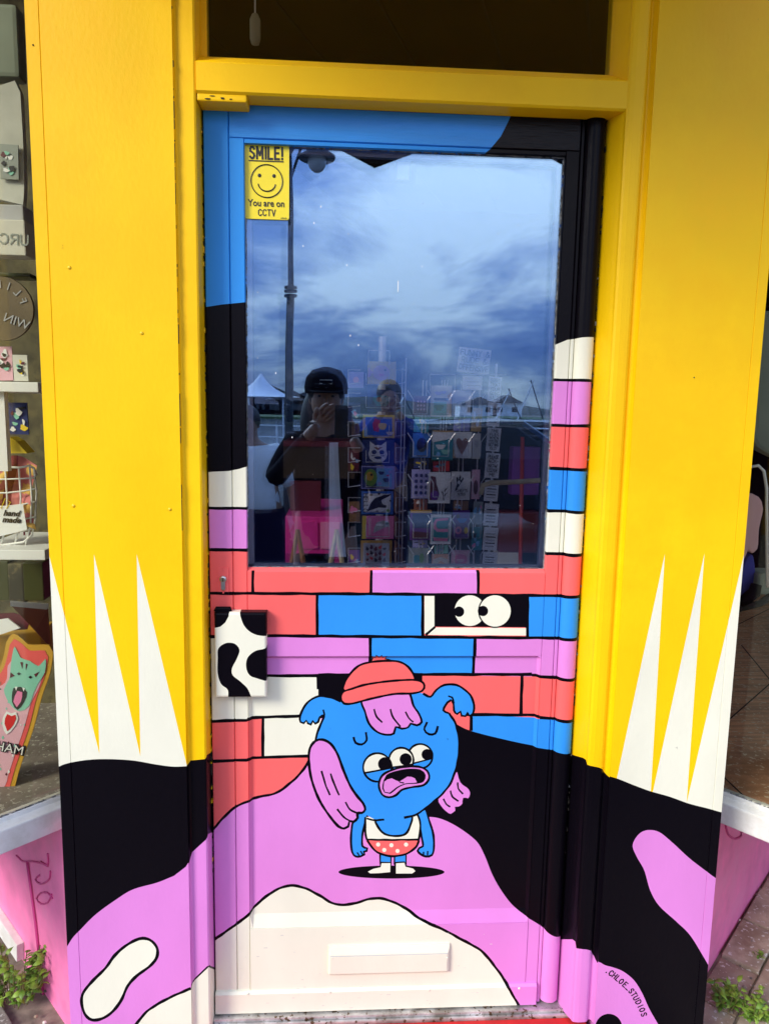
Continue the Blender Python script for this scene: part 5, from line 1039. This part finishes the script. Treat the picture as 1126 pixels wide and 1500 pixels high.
for xa, ya, xb, yb, mt, lb in ((-6, 508, 18, 557, 'c_rose', 'pink printed card standing on the upper shelf of the left window'), (20, 520, 40, 558, 'paper', 'cream printed card standing on the upper shelf by the jamb'), (14, 590, 40, 636, 'c_navy', 'dark printed card hanging behind the yellow cloth'), (-10, 588, 4, 650, 'c_ochre', 'ochre printed card at the left edge under the upper shelf'), (2, 212, 26, 262, 'c_grey', 'grey printed card in front of the pale paper bag')):
    rr_ = random.Random(xa+yb); card(xa, ya, xb, yb, .33, mt, lb, [(blob(rr_.uniform(.2, .8), rr_.uniform(.15, .85), rr_.uniform(.06, .2), rr_.uniform(.05, .12), wob=.3, ph=q_), rr_.choice(['ink', 'c_maroon', 'card_white', 'c_mint', 'c_yellow'])) for q_ in range(9)], rot=rr_.uniform(-.06, .06), group='printed cards in the left window')
bk = empty('book', lp(45, 940, .26), 'red book standing half open in the left window', 'book')
m = MB(); m.prism([lp(14, 884, .24), lp(70, 892, .33), lp(74, 948, .33), lp(52, 924, .28)], (0, .004, 0), 'c_rust'); m.build('cover', bk); m = MB(); m.prism([lp(15, 881, .238), lp(70, 885, .33), lp(70, 893, .33), lp(16, 888, .238)], (0, .006, .0), 'card_white'); m.build('pages', bk)
m = MB(); m.prism([lp(-30, 935, .30), lp(60, 925, .36), lp(62, 975, .36), lp(-30, 985, .30)], (0, .1, 0), 'c_ochre'); tag(m.build('tray', bevel=.004), 'ochre tray of magazines behind the cat sign in the left window', 'tray')
m = MB(); m.prism([lp(-30, 912, .27), lp(12, 906, .27), lp(30, 920, .27), lp(0, 930, .27), lp(-30, 932, .27)], (0, .004, 0), 'card_white'); tag(m.build('leaflet'), 'white leaflet lying left of the red book', 'leaflet')
m = MB(); m.prism([lp(-30, 900, .29), lp(20, 898, .29), lp(45, 905, .29), lp(40, 922, .29), lp(-30, 928, .29)], (0, .004, 0), 'c_maroon'); tag(m.build('magazine'), 'dark red magazine under the white leaflet in the left window', 'magazine')
# cat-shaped sign
cat = empty('cat_sign', lp(10, 1175, .20), 'cut-out board of a yawning green cat with a red heart, in the left window', 'sign')
def cp(p, d=0): return at(p[0], p[1], y=.20-d)
def cl_(pts, d, mat, sm=True, nm='print'):
    L_ = smooth(pts, True, 6) if sm else pts
    m = MB(); m.prism([cp(p, d) for p in L_], (0, .004 if d == 0 else .0004, 0), mat); m.build(nm, cat)
outl = [(-55, 1080), (-30, 1010), (-4, 985), (6, 960), (10, 940), (20, 928), (33, 936), (42, 944), (56, 945), (72, 945), (78, 955), (74, 985), (62, 1020), (50, 1065), (38, 1100), (28, 1130), (18, 1165), (4, 1178), (-40, 1185), (-60, 1130)]
cl_(outl, 0, 'c_ochre', nm='board')
cl_([(-52, 1080), (-26, 1012), (2, 985), (11, 962), (15, 944), (21, 936), (34, 944), (44, 953), (66, 953), (71, 962), (66, 990), (54, 1022), (43, 1065), (31, 1100), (21, 1130), (12, 1160), (0, 1170), (-40, 1175), (-55, 1120)], .0012, 'coral')
cl_([(-50, 1085), (-22, 1020), (8, 1000), (12, 975), (22, 968), (40, 980), (62, 975), (60, 1000), (46, 1030), (36, 1065), (24, 1100), (14, 1130), (4, 1155), (-30, 1160), (-50, 1110)], .002, 'c_rose')
cl_([(14, 995), (17, 968), (22, 947), (30, 963), (44, 968), (57, 976), (67, 965), (66, 985), (57, 1000), (50, 1015), (42, 1035), (28, 1042), (14, 1030), (6, 1010)], .003, 'c_mint')
for p, r0 in (((28, 987), 3.2), ((45, 992), 3.2)): cl_([(p[0]-r0, p[1]), (p[0], p[1]-r0*.7), (p[0]+r0, p[1]), (p[0], p[1]+r0*.7)], .0038, 'ink')
cl_([(20, 1008), (30, 1006), (40, 1014), (36, 1028), (26, 1040), (18, 1028)], .0038, 'ink'); cl_([(26, 1012), (33, 1014), (31, 1028), (25, 1036), (20, 1028)], .0046, 'c_pink')
cl_([(22, 1006), (24, 1012), (26, 1006)], .005, 'card_white', False); cl_([(33, 1007), (35, 1013), (37, 1008)], .005, 'card_white', False)
for pts in ([(30, 970), (33, 980), (34, 970)], [(38, 972), (38, 982), (41, 973)], [(50, 988), (58, 984), (53, 992)], [(16, 985), (22, 990), (15, 993)]): cl_(pts, .0038, 'c_maroon', False)
for k in range(70):
    x0, y0 = random.uniform(-15, 52), random.uniform(1000, 1150)
    if not inside(np.array([(x0, y0)]), [smooth([(-22, 1020), (8, 1000), (46, 1030), (36, 1065), (24, 1100), (14, 1130), (4, 1155), (-22, 1155)], True)])[0]: continue
    r0 = random.uniform(.8, 2); cl_([(x0-r0, y0), (x0, y0-r0*2), (x0+r0, y0), (x0, y0+r0)], .0028+k*1e-6, random.choice(['c_maroon', 'c_mint', 'ink', 'c_mint', 'card_white']), False)
cl_([(5, 1050), (10, 1042), (17, 1045), (24, 1043), (27, 1052), (22, 1064), (10, 1076), (4, 1062)], .0040, 'card_white'); cl_([(8, 1052), (11, 1046), (17, 1049), (23, 1047), (24, 1053), (20, 1062), (11, 1071), (7, 1060)], .0048, 'c_red')
q = cp((15, 1095), .005); lettering('CHAM', .034, 'ink', cat, facing(q.x-.012, q.y, q.z, math.radians(13)), bold=.06); lettering('CHAM', .032, 'card_white', cat, facing(q.x-.012, q.y-.0012, q.z, math.radians(13)), bold=-.004)
# right bay: clothes, stand, shoe
m = MB(); ring = smooth([(1096, 470), (1130, 455), (1180, 470), (1180, 660), (1108, 655), (1106, 600)], True, 14); m.prism([at(p[0], p[1], y=.30) for p in ring], (0, .05, 0), 'fabric_sage'); tag(m.build('shirt', bevel=.01), 'sage green shirt hanging high in the right window', 'shirt')
m = MB(); m.tube([at(1098, 684, y=.30), at(1110, 682, y=.30), at(1118, 690, y=.30), at(1122, 715, y=.30), at(1123, 860, y=.30)], .004, 'wire_white', 8); tag(m.build('clothes_rail', smooth=True), 'bent white clothes rail in the right window', 'rail')
m = MB(); ring = smooth([(1086, 730), (1100, 722), (1112, 728), (1118, 745), (1112, 775), (1110, 805), (1102, 812), (1096, 806), (1090, 820), (1080, 900), (1060, 900), (1072, 740)], True, 8); m.prism([at(p[0], p[1], y=.34) for p in ring], (0, .04, 0), 'fabric_pink'); tag(m.build('jumper', bevel=.008), 'pale pink knitted jumper hanging in the right window', 'jumper')
m = MB(); ring = smooth([(1088, 830), (1102, 812), (1106, 850), (1100, 880), (1086, 884)], True, 8); m.prism([at(p[0], p[1], y=.36) for p in ring], (0, .03, 0), 'fabric_blue2'); tag(m.build('blue_cloth', bevel=.005), 'blue cloth hanging below the pink jumper in the right window', 'cloth')
slab(1110, 840, 1150, 872, .33, .08, 'fabric_sage', 'folded_cloth', 'grey folded cloth beside the white rail in the right window', 'cloth', .01)
sh = empty('boot', at(1100, 885, y=.34), 'black boot standing on the boards in the right window', 'boot')
m = MB(); m.tube([at(1082, 884, y=.33), at(1094, 876, y=.33), at(1104, 868, y=.33), at(1107, 856, y=.33)], [.012, .016, .017, .014], 'fabric_black', 10); m.build('upper', sh, smooth=True); m = MB(); m.tube([at(1080, 892, y=.33), at(1112, 884, y=.33), at(1130, 872, y=.33)], .010, 'rubber', 8); m.build('sole', sh, smooth=True)
slab(1128, 700, 1145, 880, .50, .03, 'card_white', 'window_post', 'white post at the right edge of the right window', 'post')

# ================================================================== WHAT THE GLASS REFLECTS: THE STREET AND THE HARBOUR
def virt(px, py, y):            # y is the distance in front of the door; the glass shows it at the same distance behind
    q = at(px, py, y=y+.03); return Vector((q.x, -y, q.z))
def band(name, y0, y1_, z, mat): m = MB(); m.box((-400, -y1_, z-.3), (400, -y0, z), mat); return tag(m.build(name), kind='structure')
band('street_pavement', 1.2, 4.5, zg-.006, 'street_stone'); band('road', 4.5, 11, zg-.010, 'asphalt'); band('quay', 11, 24, zg-.004, 'street_stone'); band('water', 24, 120, zg-.008, 'water'); band('grass_bank', 120, 165, zg+.3, 'grass')
m = MB(); K_ = 44
hx = [-260+520*i/K_ for i in range(K_+1)]; hz_ = [4.5+4.5*math.exp(-((x+36)/20)**2)+2.2*math.sin(x*.03+1)+1.0*math.sin(x*.11) for x in hx]
m.add([(x, -300, -1) for x in hx]+[(x, -330, z) for x, z in zip(hx, hz_)]+[(x, -420, -1) for x in hx], [(i, i+1, K_+2+i, K_+1+i) for i in range(K_)]+[(K_+1+i, K_+2+i, 2*K_+3+i, 2*K_+2+i) for i in range(K_)], 'hill'); tag(m.build('hills'), kind='structure')
for k, (px, w_, h_) in enumerate(((372, 7.5, 4.2), (393, 8.5, 5.2), (408, 6, 3.6), (428, 7, 3.8), (446, 9, 3.4), (700, 9, 3.2), (742, 7, 3.6))):
    v = virt(px, 622, 175); t = empty('house', (v.x, -175, zg+.3), ['white house farthest left on the far bank', 'tallest white house with a grey gable on the far bank', 'small white house right of the tallest on the far bank', 'white house just left of the lamp post line', 'low wide white house behind the photographer', 'low wide house on the right part of the far bank', 'white house farthest right on the far bank'][k], 'house', 'white houses on the far bank')
    m = MB(); m.box((v.x-w_/2, -175, zg), (v.x+w_/2, -182, zg+h_), 'house_white'); m.build('wall', t)
    m = MB(); m.prism([(v.x-w_/2-.3, -174.5, zg+h_), (v.x+w_/2+.3, -174.5, zg+h_), (v.x, -174.5, zg+h_+2.0)], (0, -8, 0), 'roof_grey'); m.build('roof', t)
    for j in (-1, 1):
        m = MB(); m.box((v.x+j*w_/4-.6, -174.9, zg+1.3), (v.x+j*w_/4+.6, -175, zg+2.6), 'pane_dark'); m.build('window', t)
# marquee
v = virt(387, 547, 42); t = empty('marquee', (v.x, -42, zg), 'white peaked marquee tent on the quay', 'tent')
m = MB(); m.lathe([(2.3, 2.15), (1.5, 2.3), (.9, 2.6), (.4, 3.0), (.02, v.z+.0-zg)], (v.x-.2, -42, zg), 'canvas', 24); m.build('roof', t, smooth=True)
for a in range(4):
    m = MB(); x, y = v.x-.2+2.0*math.cos(a*math.pi/2+.78), -42+2.0*math.sin(a*math.pi/2+.78); m.tube([(x, y, zg), (x, y, 2.1)], .05, 'canvas', 6); m.build('pole', t)
# street lamp
yL_ = 9.0; v0 = virt(424, 430, yL_); vt = virt(430, 212, yL_); vb = virt(423, 500, yL_)
t = empty('street_lamp', (v0.x, -yL_, zg), 'black street lamp with a hanging lantern across the road', 'street lamp')
m = MB(); m.tube([(v0.x, -yL_, zg), (v0.x, -yL_, 1.2), (v0.x, -yL_, v0.z-.06)], [.075, .06, .05], 'iron', 12)
for dz in (-.06, 0, .05): m.tube([(v0.x, -yL_, v0.z+dz), (v0.x, -yL_, v0.z+dz+.03)], .085, 'iron', 12)
m.tube([(v0.x, -yL_, v0.z), (v0.x, -yL_, vt.z+.6)], [.040, .031], 'iron', 12); m.build('post', t, smooth=False)
vl = virt(464, 226, yL_)
m = MB(); m.tube([(v0.x, -yL_, vl.z-.35), (vl.x-.1, -yL_, vl.z+.42), (vl.x, -yL_, vl.z+.45)], .02, 'iron', 6); m.tube([(v0.x, -yL_, vl.z-.02), (vl.x-.12, -yL_, vl.z+.40)], .015, 'iron', 6); m.build('bracket', t)
m = MB(); m.lathe([(.0, .30), (.05, .28), (.10, .14), (.12, .06), (.25, -.02), (.25, -.045), (.13, -.03), (0, -.03)], (vl.x, -yL_, vl.z), 'iron', 20); m.build('lamp_shade', t, smooth=True)
m = MB(); m.ball((vl.x, -yL_, vl.z-.08), (.13, .13, .14), 'lamp_glass'); m.build('lamp_globe', t, smooth=True)
# railing on the quay
rl = empty('railing', (0, -20, zg), 'white metal railing along the quay edge', 'railing')
for zz_ in (.35, .7, 1.05): m = MB(); m.tube([(-14, -20, zg+zz_), (16, -20, zg+zz_)], .025, 'wire_white', 6); m.build('rail', rl)
for k in range(21): m = MB(); x = -14+1.5*k; m.tube([(x, -20, zg), (x, -20, zg+1.08)], .03, 'wire_white', 6); m.build('rail_post', rl)
# boats
for k, (px, hh) in enumerate(((776, 4.2), (745, 3.5), (590, 3.0))):
    v = virt(px, 600, 60); t = empty('sailing_boat', (v.x, -60, zg), ['sailing boat with paired masts, farthest right in the harbour', 'smaller sailing boat left of the twin masted one', 'sailing boat in the middle of the harbour'][k], 'boat', 'boats in the harbour')
    m = MB(); m.add([(v.x-3, -60, zg+.7), (v.x-2.2, -59.2, zg+.7), (v.x+2.2, -59.2, zg+.7), (v.x+3.4, -60, zg+.9), (v.x+2.2, -60.8, zg+.7), (v.x-2.2, -60.8, zg+.7), (v.x-2, -60, zg-.1), (v.x+2.4, -60, zg-.1)], [(0, 1, 2, 3, 4, 5), (0, 6, 7, 3, 2, 1), (0, 5, 4, 3, 7, 6)], 'house_white'); m.build('hull', t)
    for s_ in (-1, 1): m = MB(); m.tube([(v.x-1.1*s_, -60, zg+.7), (v.x+.12*s_, -60, zg+hh)], .05, 'wire_white' if s_ > 0 else 'iron', 5); m.build('mast', t)
# parked car
v = virt(660, 620, 8.0); t = empty('parked_car', (v.x, -7.4, zg), 'dark blue car parked on the road opposite the door', 'car')
m = MB(); X = v.x; prof = [(-2.1, .35), (-2.15, .75), (-1.3, .95), (-.7, 1.38), (.7, 1.42), (1.45, .98), (2.05, .85), (2.1, .35)]
m.prism([(X+a*.95, -6.8, zg+b2_) for a, b2_ in prof], (0, -1.7, 0), 'car_paint'); m.build('body', t, bevel=.06)
for y_ in (-6.79, -8.51): m = MB(); m.prism([(X+a, y_, zg+b2_) for a, b2_ in ((-1.15, .98), (-.65, 1.32), (.62, 1.35), (1.25, 1.0))], (0, .015 if y_ > -7 else -.015, 0), 'pane_dark'); m.build('side_window', t)
for a in (-1.3, 1.3):
    for y_ in (-6.78, -8.35): m = MB(); m.tube([(X+a, y_, zg+.31), (X+a, y_-.18, zg+.31)], .31, 'rubber', 18); m.build('wheel', t)
# pennants made up so the middle one reflects as a dark V
v = virt(548, 247, .95); vl2 = virt(470, 206, .95); vr = virt(665, 206, .95)
cn_ = empty('standin_bunting', (0, -.95, v.z), 'made-up string of black pennants above the entrance, reflected as a dark V', 'standin_bunting')
m = MB(); m.tube([(-1.4, -.95, vl2.z+.10), (vl2.x, -.95, vl2.z+.01), (vr.x, -.95, vr.z+.01), (1.4, -.95, vr.z+.10)], .004, 'ink', 6); m.build('cord', cn_)
for dx, dz in ((-.62, .035), (0, 0), (.62, .035)):
    m = MB(); m.prism([(vl2.x+dx, -.95, vl2.z+dz), (v.x+dx, -.95, v.z+dz), (vr.x+dx, -.95, vr.z+dz)], (0, .006, 0), 'ink'); m.build('standin_pennant', cn_)
m = MB(); m.box((pL0-.05, -.93, 2.48), (pR1+.05, yP-.001, 2.56), 'yellow'); m.build('soffit', front, bevel=.004)
# ------------------------------------------------------------------ people
def skin_mesh(chains, name, mat, parent, sub=1, root=0):
    """chains: list of lists of (x,y,z,r); points closer than 1 mm are one joint"""
    vs, es, rs = [], [], []
    def idx(p):
        for i, q in enumerate(vs):
            if (Vector(p[:3])-Vector(q)).length < .001: return i
        vs.append(p[:3]); rs.append(p[3]); return len(vs)-1
    for ch in chains:
        ids = [idx(p) for p in ch]; es += list(zip(ids[:-1], ids[1:]))
    me = bpy.data.meshes.new(name); me.from_pydata([tuple(v) for v in vs], es, [])
    o = bpy.data.objects.new('tmp', me); COL.objects.link(o)
    sk = o.modifiers.new('s', 'SKIN'); 
    for i, r in enumerate(rs):
        rr = r if isinstance(r, tuple) else (r, r); me.skin_vertices[0].data[i].radius = rr; me.skin_vertices[0].data[i].use_root = (i == root)
    sb = o.modifiers.new('u', 'SUBSURF'); sb.levels = sub; sb.render_levels = sub
    bpy.context.view_layer.update()
    m2 = bpy.data.meshes.new_from_object(o.evaluated_get(bpy.context.evaluated_depsgraph_get())); bpy.data.objects.remove(o)
    m2.materials.clear(); m2.materials.append(MAT(mat)); m2.polygons.foreach_set('use_smooth', [True]*len(m2.polygons)); m2.name = name
    return link(name, m2, parent)
def person(x, y, H, label, top, bottom, arms, cap=False, shirt=None, hair='hair', lean=0, face=1, longhair=False, skirt=False):
    s = H/1.7; t = empty('person', (x, y, zg), label, 'person')
    def p(a, b_, c, r): return (x+a*s+lean*max(0, c-.9), y+b_*s, zg+c*s, r*s)
    hip, waist, chest, neck, head0 = p(0, 0, .92, .15), p(0, 0, 1.08, .125), p(0, 0, 1.28, .15), p(0, .0, 1.46, .055), p(0, .01, 1.53, .06)
    def arm(sg, el, ha, wide=1.0, upto=1.0):
        a0 = p(sg*.17, 0, 1.39, .055*wide); a1 = p(el[0], el[1], el[2], .042*wide); a2 = p(ha[0], ha[1], ha[2], .028*wide)
        return [(chest[0], chest[1], chest[2], chest[3]), a0, a1, a2]
    legs = [[hip, p(sg*.09, 0, .86, .09), p(sg*.1, .0, .48, .062), p(sg*.1, 0, .09, .042), p(sg*.1, face*.12, .03, .035)] for sg in (-1, 1)]
    skin_mesh([[hip, waist, chest, neck, head0, p(0, .02, 1.60, .078), p(0, .02, 1.66, .07)]]+legs+[arm(-1, *arms[0]), arm(1, *arms[1])], 'body', 'skin', t)
    # face details
    hc_ = p(0, .02, 1.61, 0); m = MB(); m.ball((hc_[0], hc_[1]+face*.02*s, hc_[2]-.005), (.076*s, .088*s, .11*s), 'skin', 20, 14); m.ball((hc_[0], hc_[1]+face*.108*s, hc_[2]-.02*s), (.013*s, .018*s, .022*s), 'skin', 10, 8)
    for sg in (-1, 1): m.ball((hc_[0]+sg*.03*s, hc_[1]+face*.096*s, hc_[2]+.006*s), (.011*s, .008*s, .006*s), 'ink', 8, 6); m.ball((hc_[0]+sg*.077*s, hc_[1], hc_[2]-.005*s), (.01*s, .02*s, .028*s), 'skin', 8, 6)
    m.ball((hc_[0], hc_[1]+face*.098*s, hc_[2]-.055*s), (.024*s, .008*s, .006*s), 'c_rust', 8, 6); m.build('face', t, smooth=True)
    # hands: palm and five bent fingers
    for sg, (el, ha) in zip((-1, 1), arms):
        w_ = Vector(p(*ha, 0)[:3]); dr = (w_-Vector(p(*el, 0)[:3])).normalized(); sd_ = dr.cross(Vector((0, 1, 0))).normalized() if abs(dr.y) < .9 else Vector((1, 0, 0)); bend = Vector((-sg*.6, .3, .2))
        root = w_+dr*.03; ch = [[(*w_, .022), (*(w_+dr*.05), .030)]]
        for k, (o_, l_) in enumerate(((-.028, .062), (-.010, .072), (.010, .068), (.028, .054))):
            b0 = w_+dr*.05+sd_*o_*.9; b1 = b0+dr*l_*.45+sd_*o_*.15; b2 = b1+(dr*.6+bend*.6).normalized()*l_*.45; b3 = b2+(dr*.1+bend).normalized()*l_*.3
            ch.append([(*(w_+dr*.05), .030), (*b0, .010), (*b1, .009), (*b2, .0085), (*b3, .007)])
        ch.append([(*w_, .022), (*(w_+dr*.025+sd_*.035*-sg), .011), (*(w_+dr*.055+sd_*.05*-sg+bend*.015), .009)])
        skin_mesh(ch, 'hand', 'skin', t)
    tm = top
    wd = 1.35
    sleeves = [arm(-1, *arms[0], wide=wd), arm(1, *arms[1], wide=wd)] if top != 'fabric_white' else [arm(-1, *[((arms[0][0][0]), arms[0][0][1], arms[0][0][2]), ]*2, wide=1.7)[:3], arm(1, *[arms[1][0]]*2, wide=1.7)[:3]]
    if top != 'fabric_white':
        for sl in sleeves:
            a, b_ = Vector(sl[2][:3]), Vector(sl[3][:3]); c = a.lerp(b_, .86); sl[3] = (c.x, c.y, c.z, sl[3][3])
    skin_mesh([[p(0, 0, .84, .175), p(0, 0, 1.08, .15), (chest[0], chest[1], chest[2], .178*s), p(0, 0, 1.42, .085)]]+[[(chest[0], chest[1], chest[2], .178*s)]+sl[1:] for sl in sleeves], 'jacket' if top != 'fabric_white' else 't_shirt', tm, t)
    if shirt:
        m = MB(); c = chest; m.prism([(x+.02, y+face*.185*s, zg+.86*s), (x+.10, y+face*.185*s, zg+.86*s), (x+.075, y+face*.185*s, zg+1.1*s), (x+.06, y+face*.175*s, zg+1.40*s), (x+.02, y+face*.175*s, zg+1.40*s), (x+.022, y+face*.185*s, zg+1.1*s)], (0, face*.008, 0), shirt); m.build('shirt_front', t)
    if skirt:
        m = MB(); m.lathe([(.16*s, .98*s), (.2*s, .8*s), (.27*s, .4*s), (.31*s, .18*s), (.29*s, .18*s)], (x+lean*.05, y, zg), bottom, 20); m.build('skirt', t, smooth=True)
    else:
        skin_mesh([[p(0, 0, .98, .15), p(0, 0, .90, .165)]]+[[p(0, 0, .90, .165), p(sg*.09, 0, .84, .105), p(sg*.1, 0, .48, .082), p(sg*.1, 0, .12, .072)] for sg in (-1, 1)], 'trousers', bottom, t)
    for sg in (-1, 1):
        q = p(sg*.1, face*.06, .035, 0); m = MB(); m.ball(q[:3], (.05*s, .13*s, .042*s), 'rubber', 12, 8); m.build('shoe', t, smooth=True)
    m = MB(); m.ball((hc_[0], hc_[1]-face*.005*s, hc_[2]+.03*s), (.094*s, .104*s, .105*s), hair, 18, 12)
    if longhair: m.ball((hc_[0]-.02*s, hc_[1]-face*.06*s, hc_[2]-.12*s), (.11*s, .07*s, .20*s), hair, 16, 12)
    m.build('hair', t, smooth=True)
    if cap:
        m = MB(); m.lathe([(.104*s, 0), (.108*s, .03*s), (.10*s, .075*s), (.07*s, .115*s), (.02*s, .13*s), (0, .132*s)], (hc_[0], hc_[1]+face*.005, hc_[2]+.02*s), 'fabric_black', 22)
        m.prism([(hc_[0]-.085*s, hc_[1]+face*.07*s, hc_[2]+.03*s), (hc_[0]+.085*s, hc_[1]+face*.07*s, hc_[2]+.03*s), (hc_[0]+.06*s, hc_[1]+face*.17*s, hc_[2]+.018*s), (hc_[0]-.06*s, hc_[1]+face*.17*s, hc_[2]+.018*s)], (0, 0, .006), 'fabric_black'); cp_ = m.build('cap', t, smooth=False)
        m = MB(); m.tube([(hc_[0]+(-.03+.06*a)*s, hc_[1]+face*.108*s, hc_[2]+(.065+.018*b2_)*s) for a, b2_ in ((0, 0), (1, 0), (1, 1), (0, 1))], .0012, 'card_white', 5, True); m.build('cap_badge', t)
    return t
person(-.20, -1.98, 1.66, 'person in a black cap and open dark jacket holding up a phone, behind the camera', 'fabric_black', 'fabric_black', [((-.25, .10, 1.20), (-.03, .32, 1.49)), ((.27, .12, 1.16), (.13, .33, 1.43))], cap=True, shirt='fabric_white', longhair=True)
vv = virt(570, 560, 4.3)
person(vv.x, -4.3, 1.72, 'person in a blue jacket raising both hands to the face, further back in the street', 'fabric_blue', 'fabric_navy', [((-.25, .12, 1.22), (-.05, .22, 1.50)), ((.25, .12, 1.22), (.05, .22, 1.50))])
vv = virt(392, 640, 3.3)
person(vv.x-.02, -3.3, 1.50, 'person in a white T-shirt and long navy skirt standing at the left in the street', 'fabric_white', 'fabric_navy', [((-.25, .02, 1.12), (-.27, .08, .86)), ((.25, .0, 1.12), (.25, .06, .86))], skirt=True, lean=-.15, longhair=False)
m = MB(); m.box((CAM.x-.030, -1.566, CAM.z-.125), (CAM.x+.045, -1.558, CAM.z+.018), 'ink'); ph = m.build('phone', bevel=.003); tag(ph, 'dark phone held upright in front of the capped person', 'phone')
print('paving blocks', cnt)
